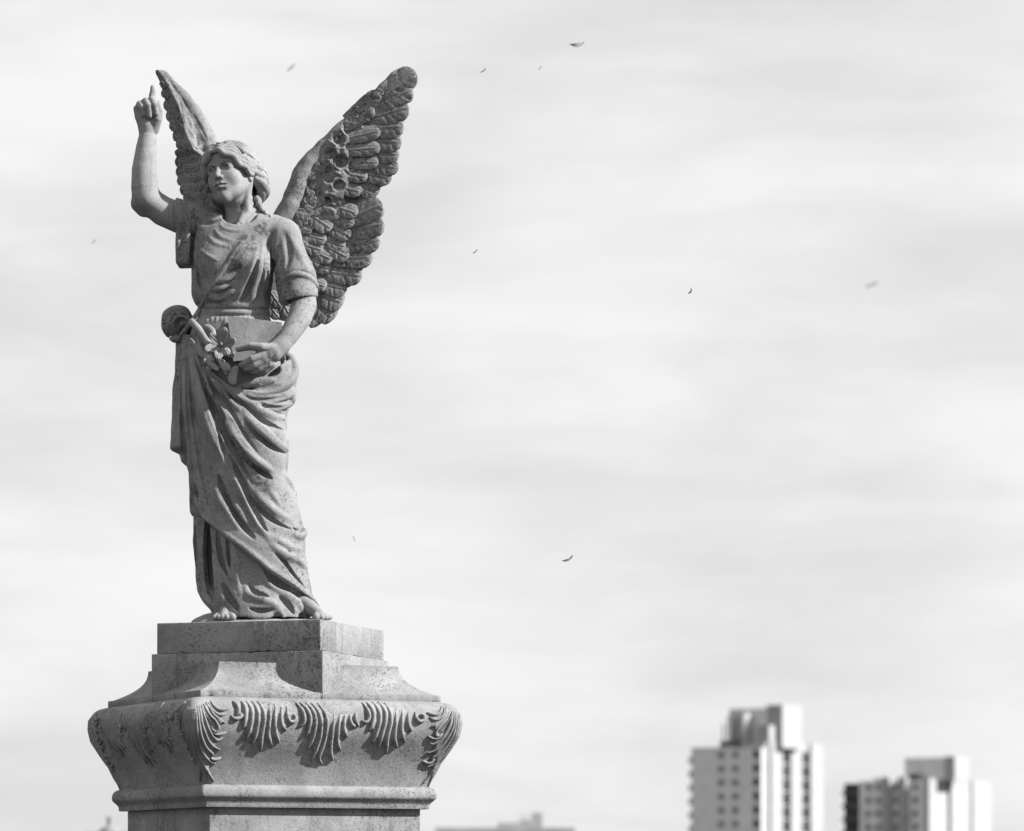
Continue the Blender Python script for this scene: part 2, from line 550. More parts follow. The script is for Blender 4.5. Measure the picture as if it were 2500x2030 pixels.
def bev(z0, z1, h, b=2.5):
    return [(z0, h - b), (z0 - b * .3, h - b * .3), (z0 - b, h), (z1 + b, h), (z1 + b * .3, h - b * .3), (z1, h - b)]
q2 = math.sqrt(2)
def child(name, prof, rc, mat, rot, sharp=R_(40), n=4, side=0, chip=0.0):
    v, f = square_loft(prof, rc, n, side, chip)
    o = mesh_obj(name, v, f, mat, ped, sharp=sharp)
    o.rotation_euler = (0, 0, rot)
    return o
child('plinth', bev(644, 569.5, 300 / q2, 2.0), 2.5, 'block', ROT_BLK, side=90, chip=1.5)
child('plinth_base', bev(569, 455, 314 / q2, 2.0), 2.5, 'block', ROT_BLK, side=90, chip=1.5)
# concave broach spurs: a square that shrinks upward in a hollow curve
zs = np.linspace(0, 1, 15)
prof = [(541 - 71 * t, (330 + 96 * (0.06 * t + 0.94 * t ** 2.6)) / q2) for t in zs]
child('broach_stop', [(541.2, prof[0][1] - 1)] + prof + [(468, 426 / q2)], 1.5, 'block', ROT_CAP, R_(50))
child('abacus', bev(469.5, 452, 440 / q2, 1.8), 2.5, 'block', ROT_CAP, side=110, chip=1.6)
BELL = np.array([(454, 425), (453.5, 440), (447, 471), (436, 487), (420, 496), (400, 496), (371, 486), (342, 466), (309, 441), (282, 425), (259, 415), (247, 411)], dtype=float)
def bell_half(z):
    return float(np.interp(z, BELL[::-1, 0], BELL[::-1, 1])) / q2
bz = curve([(a, b) for a, b in BELL], 4)
capital = child('capital', [(z, h / q2) for z, h in bz], lambda z: 20, 'capital', ROT_CAP, R_(60), 8)
mould = curve([(249, 411), (246, 420), (240, 427), (232, 430), (222, 429), (215, 421), (209, 414), (205, 412)], 3)
child('moulding', [(z, h / q2) for z, h in mould] + [(203.5, 411.5 / q2), (197, 411 / q2), (196, 410 / q2)], 6, 'capital', ROT_CAP, R_(50))
child('die', [(195.8, 380 / q2), (195.2, 386 / q2), (-640, 388 / q2), (-641, 385 / q2)], 3, 'capital', ROT_CAP)
child('foot_moulding', [(-640, 388 / q2), (-655, 392 / q2), (-690, 425 / q2), (-720, 450 / q2), (-760, 455 / q2), (-762, 452 / q2)], 5, 'capital', ROT_CAP)
child('base_course', bev(-761, -1045, 520 / q2, 4), 5, 'block', ROT_CAP)

# carved leaf lobes -----------------------------------------------------------
cth, sth = math.cos(ROT_CAP), math.sin(ROT_CAP)
def to_face(px, py):
    s_, z, h = 0.0, 400.0, 340.0
    for _ in range(8):
        h = bell_half(z)
        Y = -h * cth + s_ * sth
        k = (F + Y) / F
        z = (2175 - py) * k
        X = (px - 1250) * k + AXX
        s_ = (X - h * sth) / cth
    return s_, z
RC = 20.0
def face_pt(s_, z, out=0.0):
    """point on the bell (capital frame), following its rounded corners; and the outward normal"""
    e = 2.0
    h = bell_half(z)
    dh = (bell_half(z + e) - bell_half(z - e)) / (2 * e)
    over = abs(s_) - (h - RC)
    a = 0.0
    if over > 0:
        a = min(over / RC, math.pi / 4)
        x, y = math.copysign(h - RC + RC * math.sin(a), s_), -(h - RC + RC * math.cos(a))
    else:
        x, y = s_, -h
    n = np.array((math.copysign(math.sin(a), s_), -math.cos(a), -dh)); n /= np.linalg.norm(n)
    return np.array((x, y, z)) + n * out, n
def lobe_mesh(path, r, lift=5.0, tip=0.25, mirror=False, root=0.35, tall=1.75):
    sp = [to_face(a, b) for a, b in path]
    sp = [(s_, min(z, 449)) for s_, z in sp]
    if mirror: sp = [(-a, b) for a, b in sp]
    cv = curve(sp, 7)
    pts, nn = [], []
    m = len(cv)
    for i, (s_, z) in enumerate(cv):
        t = i / (m - 1)
        p, n = face_pt(s_, z, lift * (0.25 + 0.75 * min(1, t / 0.3)) + 1.2 * max(0, t - 0.8) / 0.2)
        pts.append(p); nn.append(n)
    t = np.linspace(0, 1, m)
    rad = r * np.minimum(1, np.minimum(root + (1 - root) * t / 0.3, tip + (1 - tip) * (1 - t) / 0.18))
    v, f = tube(pts, rad, 8, (np.mean(nn, axis=0), tall))
    return [(a[0] / S, a[1] / S, a[2] / S + EYE) for a in v], f
FAN1 = [k7(*l) for l in (
    [(735, 310), (800, 380), (815, 460), (790, 520)], [(860, 310), (905, 390), (915, 500), (880, 700)],
    [(930, 310), (990, 400), (1005, 500), (980, 680), (920, 845)], [(1010, 310), (1070, 400), (1095, 520), (1070, 720), (1010, 915)],
    [(1090, 310), (1160, 420), (1180, 560), (1140, 800), (1135, 1005)], [(1250, 345), (1255, 520), (1235, 760), (1290, 928)],
    [(1330, 345), (1325, 560), (1340, 740), (1395, 890)], [(1420, 360), (1415, 560), (1440, 660), (1500, 715)],
    [(1500, 370), (1500, 500), (1530, 580), (1600, 590), (1625, 530), (1590, 490)], [(715, 500), (750, 545), (820, 545), (860, 500), (830, 470)])]
FAN2 = [k8(*l) for l in (
    [(10, 190), (85, 285), (110, 370), (95, 450), (30, 478)], [(60, 185), (150, 280), (185, 380), (170, 480), (130, 605)],
    [(130, 185), (220, 290), (250, 400), (230, 560), (150, 770)], [(200, 190), (290, 300), (320, 430), (295, 640), (200, 905)],
    [(280, 195), (370, 320), (390, 450), (350, 680), (295, 850), (335, 940)], [(480, 335), (455, 560), (435, 760), (470, 900)],
    [(555, 330), (530, 500), (520, 660), (565, 775)], [(625, 330), (600, 440), (605, 530), (650, 612)],
    [(690, 320), (675, 390), (700, 450), (755, 485)], [(755, 310), (745, 390), (765, 440), (790, 480)])]
FAN3 = [k8(*l) for l in (
    [(835, 190), (900, 290), (915, 370), (880, 430), (825, 405)], [(890, 185), (960, 290), (970, 390), (915, 540)],
    [(960, 180), (1035, 290), (1050, 390), (1020, 520), (950, 690)], [(1030, 180), (1110, 290), (1118, 420), (1070, 590), (1030, 738)],
    [(1110, 190), (1175, 290), (1188, 420), (1140, 620), (1132, 815)], [(1245, 265), (1240, 480), (1230, 620), (1268, 740)],
    [(1330, 270), (1320, 430), (1320, 560), (1365, 680)], [(1405, 290), (1400, 430), (1445, 542)],
    [(1490, 300), (1500, 380), (1550, 420), (1600, 390), (1580, 335), (1545, 350)])]
CORNER = [k7(*l) for l in (
    [(420, 300), (480, 385), (570, 432), (690, 405)], [(370, 320), (450, 470), (550, 560), (632, 608)],
    [(395, 320), (450, 430), (560, 500), (660, 470)],
    [(325, 340), (400, 480), (500, 590), (540, 700), (500, 735), (450, 700), (440, 650)], [(420, 690), (480, 755), (560, 765), (645, 735)],
    [(300, 360), (350, 560), (430, 760), (530, 850), (600, 810)], [(270, 370), (300, 600), (380, 830), (470, 940), (565, 985)],
    [(245, 380), (275, 700), (350, 930), (450, 1040), (440, 1075), (410, 1050)], [(400, 1050), (440, 1110), (500, 1120), (575, 1095)],
    [(215, 390), (245, 760), (310, 1000), (420, 1150), (500, 1180)], [(185, 380), (215, 760), (285, 1050), (380, 1270), (480, 1435)],
    [(165, 380), (195, 800), (260, 1150), (330, 1490)], [(150, 385), (172, 780), (205, 1080), (245, 1380)])]
faces_of_lobes = []
for fan, lift in ((FAN1, 1.4), (FAN2, 1.4), (FAN3, 1.4)):
    for l in fan: faces_of_lobes.append(lobe_mesh(l, 5.0, lift))
for l in CORNER:
    for mi in (False, True): faces_of_lobes.append(lobe_mesh(l, 3.7, 0.6, 0.3, mi))
def web_mesh(a, b, mirror=False):
    """hollow leaf blade between two neighbouring lobes"""
    n, m = 12, 5
    ca = np.array([to_face(*p) for p in curve(a, 4)]); cb = np.array([to_face(*p) for p in curve(b, 4)])
    V, Fc = [], []
    for lay in (1, 0):
        for i in range(n + 1):
            t = .04 + .82 * i / n
            pa = ca[int(t * (len(ca) - 1))]; pb = cb[int(t * (len(cb) - 1))]
            for j in range(m + 1):
                u = j / m
                q = pa * (1 - u) + pb * u
                p, nn_ = face_pt(-q[0] if mirror else q[0], min(q[1], 449), (6.6 - 3.6 * math.sin(u * math.pi)) * min(1, .3 + t * 2.5) if lay else -3)
                V.append((p[0] / S, p[1] / S, p[2] / S + EYE))
    k = (n + 1) * (m + 1)
    for i in range(n):
        for j in range(m):
            q = (i * (m + 1) + j, i * (m + 1) + j + 1, (i + 1) * (m + 1) + j + 1, (i + 1) * (m + 1) + j)
            Fc.append(q[::-1] if not mirror else q)
    rim = list(range(m + 1)) + [i * (m + 1) + m for i in range(1, n + 1)] + [n * (m + 1) + j for j in range(m - 1, -1, -1)] + [i * (m + 1) for i in range(n - 1, 0, -1)]
    for x in range(len(rim)):
        y = (x + 1) % len(rim)
        q = (rim[x], rim[y], rim[y] + k, rim[x] + k)
        Fc.append(q if not mirror else q[::-1])
    return V, Fc
webs = []
for fan, rng_ in ((FAN1, range(1, 8)), (FAN2, range(1, 8)), (FAN3, range(1, 7))):
    for i in rng_: webs.append(web_mesh(fan[i], fan[i + 1]))
for i, j in ((1, 3), (5, 6), (6, 7), (7, 9), (9, 10), (10, 11), (11, 12)):
    for mi in (False, True): webs.append(web_mesh(CORNER[i], CORNER[j], mi))
for nm, v, f in [('leaf_lobe', v, f) for v, f in faces_of_lobes] + [('leaf_blade', v, f) for v, f in webs]:
    first = mesh_obj(nm, v, f, 'capital', capital)
    for q in (1, 2, 3):
        c = first.copy()
        COL.objects.link(c)
        c.parent = capital
        c.rotation_euler = (0, 0, q * math.pi / 2)
# rows of little beads between the corner lobes: too small to pick apart
bm = MB()
ico_v, ico_f = [], []
for lat in (-50, 0, 50):
    for lon in range(0, 360, 60):
        ico_v.append((math.cos(R_(lat)) * math.cos(R_(lon)), math.cos(R_(lat)) * math.sin(R_(lon)), math.sin(R_(lat))))
for a in range(2):
    for b in range(6):
        ico_f.append((a * 6 + b, a * 6 + (b + 1) % 6, (a + 1) * 6 + (b + 1) % 6, (a + 1) * 6 + b))
ico_f += [(5, 4, 3, 2, 1, 0), (12, 13, 14, 15, 16, 17)]
for row in ([(205, 420), (240, 720), (320, 930), (400, 1030)], [(310, 400), (380, 520), (470, 640)]):
    sp = [to_face(*p) for p in k7(*row)]
    cv = curve(sp, 5.2)
    for mi in (1, -1):
        for s_, z in cv:
            p, n = face_pt(s_ * mi, min(z, 447), 1.6)
            for q in range(4):
                ca, sa = math.cos(q * math.pi / 2), math.sin(q * math.pi / 2)
                x, y = p[0] * ca - p[1] * sa, p[0] * sa + p[1] * ca
                bm.add([((x + 2.6 * a) / S, (y + 2.6 * b) / S, (p[2] + 2.6 * c) / S + EYE) for a, b, c in ico_v], ico_f)
mesh_obj('bead_row', bm.v, bm.f, 'capital', capital, kind='stuff')

# ================================================================== THE ANGEL
STAT_Z = 644.0
sorg = (0.0, 0.0, EYE + STAT_Z / S)
ang = thing('angel_statue', 'weathered marble angel with spread wings, one arm raised pointing up, on the plinth', 'statue', sorg)
def bbox(px0, px1, py0, py1, d0, d1):
    a, b = P(px0, py1, 0), P(px1, py0, 0)
    return (a[0] - 6, d0, a[2] - 12), (b[0] + 6, d1, b[2] + 24)
def sculpt(name, vols, mat, parent=None, clean=True):
    V, Q, o = [], [], 0
    for v in vols:
        a, b = v.mesh()
        V.append(a); Q.append(b + o); o += len(a)
    return mesh_obj(name, W(np.concatenate(V)), np.concatenate(Q), mat, parent or ang, origin=sorg)
def pts3(*rows): return [P(a, b, d) for a, b, d in rows]

# ---------------------------------------------------------------- head, neck, chest
YAW, ROLL, PITCH, HS = R_(25), R_(11), R_(3), 1.10
ef = Vector((-math.sin(YAW), -math.cos(YAW), 0)); el = Vector((math.cos(YAW), -math.sin(YAW), 0)); eu = Vector((0, 0, 1))
rm = Matrix.Rotation(ROLL, 3, -ef)
el = rm @ el; eu = rm @ eu
if eu.x > 0:
    rm = Matrix.Rotation(2 * ROLL, 3, ef); el = rm @ el; eu = rm @ eu
pm = Matrix.Rotation(PITCH, 3, el)
if (pm @ ef).z < ef.z: pm = Matrix.Rotation(-PITCH, 3, el)
ef = pm @ ef; eu = pm @ eu
HO = P(560, 424, -14)
HR = np.array([el, ef, eu], dtype=float)
def H(a, b, c): return HO + HS * (a * HR[0] + b * HR[1] + c * HR[2])
def hell(v, c, r, mode='add', k=0.0): v.ell(H(*c), np.array(r) * HS, mode, k, HR)
def hch(v, pts, r, mode='add', k=0.0): v.chain([H(*p) for p in curve(pts, 4)] if len(pts) > 2 else [H(*p) for p in pts], _rs(pts, r), mode, k)
def _rs(pts, r):
    n = len(curve(pts, 4)) if len(pts) > 2 else len(pts)
    r = np.atleast_1d(np.asarray(r, dtype=float)) * HS
    return np.interp(np.linspace(0, 1, n), np.linspace(0, 1, len(r)), r) if len(r) > 1 else np.full(n, r[0])

hv = Vol(*bbox(312, 825, 200, 1522, -175, 95), 1.5)
hell(hv, (0, -12, 14), (50, 59, 53))
hell(hv, (0, 12, -22), (38.5, 42, 54), k=10)
hell(hv, (0, 22, 26), (40, 30, 34), k=12)
for s_ in (-1, 1):
    hch(hv, [(s_ * 38, -6, -26), (s_ * 27, 20, -50), (0, 38, -61)], (11, 11, 12), k=10)
    hell(hv, (s_ * 22.5, 30, -22), (15, 16, 20), k=10)
hell(hv, (0, 38, -62), (13, 13, 12), k=8)
hell(hv, (0, 40, -40), (18, 15, 17), k=8)
for s_ in (-1, 1):
    hell(hv, (s_ * 20.5, 55, 2), (14.5, 17, 10), 'sub', 4)
    hch(hv, [(s_ * 6, 47, 9), (s_ * 18, 46, 14), (s_ * 35, 33, 10)], (3.6, 3.4, 2.6), k=5)
hch(hv, [(0, 47, 10), (0, 53, -5), (0, 60, -19)], (4, 4.4, 5.8), k=4)
for s_ in (-1, 1):
    hell(hv, (s_ * 6.2, 53, -22), (4.4, 6.5, 4), k=2.5)
    hell(hv, (s_ * 4, 59, -27.5), (2.6, 3.6, 2.5), 'sub', 1)
    hell(hv, (s_ * 11, 55, 1), (5.5, 9, 6), 'sub', 4)
    hell(hv, (s_ * 20, 37.5, -0.5), (13, 11, 9.5), k=.6)
    hch(hv, [(s_ * 33, 36, -1.5), (s_ * 27, 44.5, 5), (s_ * 18, 48.5, 6.6), (s_ * 8.5, 43, -1)], (1.6, 2.3, 2.3, 1.6), k=.8)
    hch(hv, [(s_ * 32, 36, -2), (s_ * 26, 44, -7), (s_ * 17, 46, -8), (s_ * 9, 43, -2)], (1.3, 1.6, 1.6, 1.3), k=1.5)
    hch(hv, [(s_ * 30, 42, 8), (s_ * 19, 51, 9.5), (s_ * 9, 48, 5)], (1.8, 2.6, 2.2), 'sub', 1.5)
    hell(hv, (s_ * 20 - 2, 50, 0.8), (5.6, 9, 5.4), 'sub', .4)
hch(hv, [(-14, 47, -38), (-5, 55, -35.5), (0, 54.5, -36.5), (5, 55, -35.5), (14, 47, -38)], (2, 3.6, 3.3, 3.6, 2), k=2)
hch(hv, [(-11, 48, -42), (0, 54.5, -44), (11, 48, -42)], (2.6, 4.7, 2.6), k=2)
hch(hv, [(-15, 48, -39.2), (0, 58.5, -39.8), (15, 48, -39.2)], (1.5, 2.4, 1.5), 'sub', .8)
hch(hv, [(-9, 52, -50.5), (0, 55, -51), (9, 52, -50.5)], (2.5, 3.6, 2.5), 'sub', 4)
hch(hv, [(0, 60, -27), (0, 58, -33)], (1.6, 1.4), 'sub', 2)
for s_ in (-1, 1):
    hell(hv, (s_ * 47, -8, -14), (6, 10, 16), k=2)
    hell(hv, (s_ * 52, -3, -10), (3, 4.5, 7), 'sub', 2)
    hell(hv, (s_ * 49, -1, -27), (4.5, 5, 5.5), k=2)
nk = [H(2, -22, -38)] + pts3((588, 510, 4), (596, 545, 6), (598, 575, 8))
hv.chain(nk, (37, 39, 44, 60), k=12, ys=1.05)
hv.ell(P(592, 590, 2), (88, 62, 46), k=14)
hv.chain(pts3((600, 535, 12), (660, 556, 6)), (34, 30), k=14)
hv.chain([H(40, -10, -34)] + pts3((600, 520, -28), (578, 556, -52)), (8, 8, 7), k=10)      # neck tendon


# ---------------------------------------------------------------- arms and hands
ra = la = fv = hv
ra.chain(pts3((505, 556, 30), (450, 538, -2), (398, 516, -12), (357, 486, -32)), (40, 37, 36, 32), k=0)
ra.chain(pts3((357, 486, -32), (353, 460, -32), (352, 415, -28), (357, 362, -21), (361, 330, -16), (361, 312, -16)), (32, 32.5, 30, 25, 21, 21), k=10)
ra.chain(pts3((337, 500, -30), (350, 512, -26)), (17, 18), k=10)
ra.chain(pts3((361, 318, -16), (357, 292, -16), (358, 266, -14)), (21.5, 25, 25), k=6, ys=1.35)
ra.chain(pts3((338, 285, -16), (334, 266, -16)), (9, 8.5), k=6)
for fing, rr in (([(336, 268, -16), (341, 254, -26), (347, 263, -39), (350, 281, -36)], (8.5, 8.2, 8, 7.2)),
                 ([(351, 257, -14), (356, 247, -28), (362, 259, -43), (365, 283, -38)], (9, 8.7, 8.4, 7.6)),
                 ([(366, 252, -12), (371, 243, -28), (377, 256, -41), (380, 277, -36)], (9, 8.7, 8.4, 7.6)),
                 ([(372, 262, -10), (371, 243, -10), (370.5, 236, -10), (373, 224, -9), (372.5, 213, -8)], (9.5, 8.6, 7.6, 7, 5.2)),
                 ([(375, 316, -18), (384, 292, -26), (389, 270, -26), (386, 254, -24)], (14, 12, 9.5, 8))):
    ra.chain(pts3(*fing), rr, k=2.0)
ra.chain(pts3((352, 296, -46), (366, 297, -46)), (6, 6), 'sub', 5)

la.chain(pts3((722, 650, -22), (737, 705, -32), (742, 745, -46), (731, 778, -68), (704, 822, -98), (686, 845, -112)), (32, 32, 31, 29, 23, 20.5), ys=1.1)
la.chain(pts3((686, 845, -112), (665, 862, -122), (642, 874, -128)), (21, 24, 22), k=8, ys=1.2)
for fing, rr in (([(668, 852, -128), (640, 849, -138), (612, 846, -136), (582, 853, -130)], (13, 11.5, 9.5, 7)),
                 ([(644, 868, -136), (616, 878, -142), (596, 889, -128), (588, 893, -108)], (10.5, 9.5, 8.5, 7.5)),
                 ([(648, 880, -134), (622, 892, -138), (604, 899, -122), (598, 900, -102)], (10.5, 9.5, 8.5, 7.5)),
                 ([(655, 888, -130), (634, 900, -132), (618, 905, -114), (614, 905, -98)], (10, 9.2, 8.2, 7.2)),
                 ([(664, 892, -124), (648, 905, -124), (634, 909, -108), (630, 908, -94)], (9.5, 8.5, 7.5, 6.8))):
    la.chain(pts3(*fing), rr, k=2.0)


# ---------------------------------------------------------------- feet
fv.chain(pts3((562, 1470, -40), (552, 1494, -85), (546, 1505, -106)), (20, 17, 12), ys=0.9)
for i, (x, r) in enumerate(((524, 6.5), (534, 7), (544, 7.5), (555, 8), (568, 10))):
    fv.chain(pts3((548 + (x - 548) * .7, 1504, -100), (x, 1508 - (i == 4) * 1, -120 + abs(i - 3) * 2)), (r + 1.5, r * .9), k=3)
fv.chain(pts3((730, 1472, -35), (756, 1484, -66), (780, 1500, -92)), (22, 19, 13), ys=0.9)
for i, (x, d, r) in enumerate(((772, -112, 9.5), (785, -110, 7.5), (794, -104, 7), (801, -97, 6.5), (806, -88, 6))):
    fv.chain(pts3((776 + i * 2, 1499, -88), (x, 1508, d)), (r + 2, r), k=2)

# trunk and legs inside the robe, so that the figure is one body
hv.chain(pts3((590, 590, 5), (572, 680, 5), (572, 770, 5), (570, 860, 5)), (50, 56, 48, 56), k=10)
hv.chain(pts3((540, 860, 5), (545, 1100, 0), (560, 1300, 0), (562, 1475, -45)), (44, 42, 34, 20), k=10)
hv.chain(pts3((610, 860, 5), (640, 1100, -20), (680, 1300, 0), (730, 1475, -30)), (44, 42, 34, 20), k=10)
hv.chain(pts3((505, 556, 20), (560, 580, 10)), (36, 40), k=10)
hv.chain(pts3((722, 650, -22), (700, 590, -10), (640, 575, 4)), (32, 33, 34), k=10)
body = sculpt('body', [hv], 'skin')
del ra, la, fv

# ---------------------------------------------------------------- hair
hr = Vol(*bbox(482, 700, 336, 560, -90, 120), 1.5)
HC, HRAD = np.array((0, -15, 14)), np.array((56, 66, 58))
hell(hr, HC, HRAD * .93)
hell(hr, (0, 60, -30), (45, 64, 66), 'sub', 4)
hell(hr, (0, 20, -70), (70, 50, 46), 'sub', 4)
def hdir(th, ps, side):
    return HC + HRAD * np.array((side * math.sin(th), math.cos(th) * math.sin(ps), math.cos(th) * math.cos(ps)))
for side in (-1, 1):
    for j in range(11):
        p0 = 58 - j * 13
        path = []
        for th in np.linspace(4, 118, 16):
            wv = 7.5 * math.sin(R_(th) * 7.5 + j * .35) * min(1, th / 25)
            path.append(tuple(hdir(R_(th), R_(p0 - 0.30 * th + wv), side) * 1.0))
        hch(hr, path, (4, 5.8, 6.6, 6, 5), k=1.0)
        path2 = [tuple(hdir(R_(th), R_(p0 - 6.5 - 0.30 * th + 7.5 * math.sin(R_(th) * 7.5 + j * .35 + .17) * min(1, th / 25)), side) * 1.03) for th in np.linspace(10, 112, 14)]
        hch(hr, path2, (2, 4.2, 4.6, 2.4), 'sub', .8)
    # heavy front roll framing the forehead and temple
    for st in range(3):
        fr = []
        for u, p in enumerate(curve([(2, 47, 46), (18, 47, 41), (34, 35, 29), (46, 20, 12), (52, 4, -2), (55, -16, -9)], 4)):
            wv = 2.6 * math.sin(u * .62 + st * .5)
            fr.append((side * (p[0] + (st - 1) * 2.0 + wv * .5), p[1] + 3.5 - (st - 1) * 5.5, p[2] + (st - 1) * 6.5 + wv))
        hch(hr, fr, (5, 7.2, 7.6, 7.2, 6, 5), k=.6)
    # rolls gathered behind the ear into the nape
    for q, (dz, rr) in enumerate(((8, 12), (-8, 13), (-24, 13))):
        hch(hr, [(side * 54, -14 - q * 3, dz), (side * 60, -34, dz - 10), (side * 50, -58, dz - 20), (side * 22, -74, dz - 26), (0, -78, dz - 28)], (8, rr, rr, rr, rr - 2), k=2)
    hch(hr, [(side * 50, -20, -30), (side * 52, -38, -44), (side * 36, -58, -52), (0, -66, -54)], (6, 11, 13, 12), k=2)
    hch(hr, [(side * 62, -26, -2), (side * 63, -48, -14), (side * 46, -74, -24)], (2, 4.6, 3), 'sub', 1.5)
    hch(hr, [(side * 62, -28, -20), (side * 61, -48, -32), (side * 42, -73, -42)], (2, 4.6, 3), 'sub', 1.5)
    for dz in (14, 0, -9, -17, -25):
        hch(hr, [(side * 60, -20, dz), (side * 68, -38, dz - 9), (side * 58, -62, dz - 19), (side * 30, -82, dz - 26)], (.8, 1.8, 1.8, .8), 'sub', 1.2)
hr.ell(H(0, -68, -20), (30, 22, 30), k=8)
# curls at her right temple
for c in ((-50, 14, 4), (-52, 6, -10), (-49, 10, -24)):
    hch(hr, [(c[0], c[1] + 6, c[2] + 5), (c[0] - 6, c[1], c[2]), (c[0], c[1] - 5, c[2] - 6)], (5, 6.5, 4), k=1.5)
# plaited tail falling over her left shoulder
bc = curve([(627, 486), (637, 510), (657, 530), (684, 547)], 3)
for ph in (0, math.pi):
    st = []
    for i, p in enumerate(bc):
        t = i / (len(bc) - 1)
        st.append(P(p[0] + 4.0 * math.sin(i * .62 + ph), p[1] - 2 + 2.5 * math.sin(i * .62 + ph), -8 - 24 * t + 4 * math.cos(i * .62 + ph)))
    hr.chain(st, np.linspace(6.8, 4.6, len(st)), k=1)
hr.wobble(0.4, 9, 11)
sculpt('hair', [hr], 'hair')
del hr

# ---------------------------------------------------------------- tunic (bodice, sleeves, skirt)
tv = Vol(*bbox(420, 792, 478, 1518, -150, 135), 2.3)
tv.loft([(528, 520, 680, 10, 40), (542, 486, 700, 6, 54), (562, 472, 700, 3, 64), (585, 469, 684, 1, 72), (606, 469, 672, 0, 78), (650, 468, 668, -3, 84),
         (696, 468, 664, -1, 82), (725, 468, 660, 0, 80), (742, 474, 658, 2, 74), (754, 487, 656, 2, 65), (774, 486, 657, 2, 65), (800, 468, 668, 0, 74),
         (840, 455, 690, 0, 82), (900, 452, 700, 0, 84), (1000, 456, 690, 0, 84), (1100, 462, 690, 0, 84), (1250, 472, 716, -2, 88), (1298, 473, 728, -2, 92),
         (1353, 475, 732, 0, 96), (1417, 478, 745, 2, 100), (1445, 481, 750, 2, 102), (1470, 496, 758, -4, 106), (1490, 515, 766, -10, 108), (1514, 520, 768, -14, 110)], ex=2.3)
tv.ell(P(522, 640, -52), (40, 36, 42), k=22)
tv.ell(P(606, 642, -54), (42, 38, 44), k=22)
# shoulders and sleeves
tv.chain(pts3((505, 546, 22), (455, 537, 0), (424, 526, -8)), (40, 44, 43), k=8)
tv.box((P(451, 580, 12)), (22, 40, 72), 9, k=5, rot=((0.999, 0, 0.03), (0, 1, 0), (-0.03, 0, 0.999)))
tv.chain(pts3((620, 560, 4), (672, 566, -4), (694, 580, -12)), (34, 38, 40), k=12)
tv.chain(pts3((690, 575, -12), (708, 630, -20), (722, 680, -28), (727, 716, -34)), (40, 43, 50, 49), k=10)
tv.stroke(c4((345, 120), (350, 260), (345, 420), (342, 575)), 9, 'sub', 2, sink=.9, ys=.45, taper=(.3, .9))
tv.stroke(c4((300, 130), (295, 300), (290, 540)), 6, 'add', 4)
tv.stroke(c4((255, 150), (240, 350), (240, 540)), 5, 'sub', 4)
tv.cut_plane(P(460, 653, 0), (0.08 * -1, 0, -1), 2) if False else None
def cut_box(v, fn, k=2.0):
    q = tuple(slice(0, int(i)) for i in v.n)
    X, Y, Z = v.grid(q)
    v.blend(q, fn(X, Y, Z).astype(np.float32), 'sub', k)
cut_box(tv, lambda X, Y, Z: X - P(430, 560)[0] + 0 * Y + 0 * Z, 2)
tv.stroke([(436, 500), (435, 540), (435, 590), (434, 640)], 5, 'add', 3)
# left sleeve: cut at the cuff, hollow inside
ca, cb = P(690, 742, -30), P(776, 726, -30)
cn = np.array((cb[2] - ca[2], 0, -(cb[0] - ca[0]))); cn /= np.linalg.norm(cn)
if cn[2] > 0: cn = -cn
cut_box(tv, lambda X, Y, Z: np.maximum(-((X - ca[0]) * cn[0] + (Z - ca[2]) * cn[2]) , np.maximum(P(668, 0)[0] - X, np.maximum(Z - P(0, 690)[2], np.maximum(P(0, 800)[2] - Z, X - 200)))) + 0 * Y, 2)
tv.chain(pts3((726, 700, -34), (732, 740, -40), (738, 765, -44)), (36, 38, 40), 'sub', 2)
cuff = c4((1120, 790), (1180, 690), (1300, 640), (1420, 680), (1500, 760))
tv.stroke(cuff, 10, 'add', 3, sink=0.3)
tv.stroke(c4((1105, 740), (1180, 650), (1300, 605), (1430, 640), (1495, 700)), 5, 'sub', 3)
tv.stroke(c4((1130, 880), (1190, 905), (1240, 890)), 8, 'add', 3)
tv.stroke(c4((1225, 700), (1215, 800), (1225, 870)), 6, 'sub', 3)
tv.stroke(c4((1140, 220), (1110, 330), (1100, 480), (1110, 640)), 9, 'add', 8)
tv.stroke(c4((1190, 260), (1230, 420), (1210, 580)), 7, 'sub', 9)
tv.stroke(c4((1260, 330), (1330, 480), (1390, 600)), 8, 'add', 10)
tv.stroke(c4((1160, 480), (1150, 600), (1160, 660)), 6, 'sub', 6)
# deep gap between bodice and left sleeve
tv.stroke(c4((1082, 425), (1078, 520), (1070, 650), (1062, 800), (1060, 960)), 12, 'sub', 3, sink=-0.1, taper=(.4, .9))
tv.stroke(c4((1070, 520), (1060, 700), (1050, 900)), 13, 'sub', 4, sink=0.6)
# neckline
tv.ell(P(585, 524, -22), (44, 62, 38), 'sub', 4)
tv.stroke(c4((610, 130), (600, 190), (660, 235), (760, 245), (860, 215), (930, 160)), 4.5, 'add', 3)
tv.stroke(c1((690, 1290), (790, 1330), (880, 1350), (930, 1350)), 7, 'add', 5)
tv.stroke(c1((640, 1300), (700, 1380), (800, 1400), (900, 1370)), 6, 'sub', 5)
tv.stroke(c1((560, 1240), (570, 1350), (560, 1500)), 5, 'add', 4)
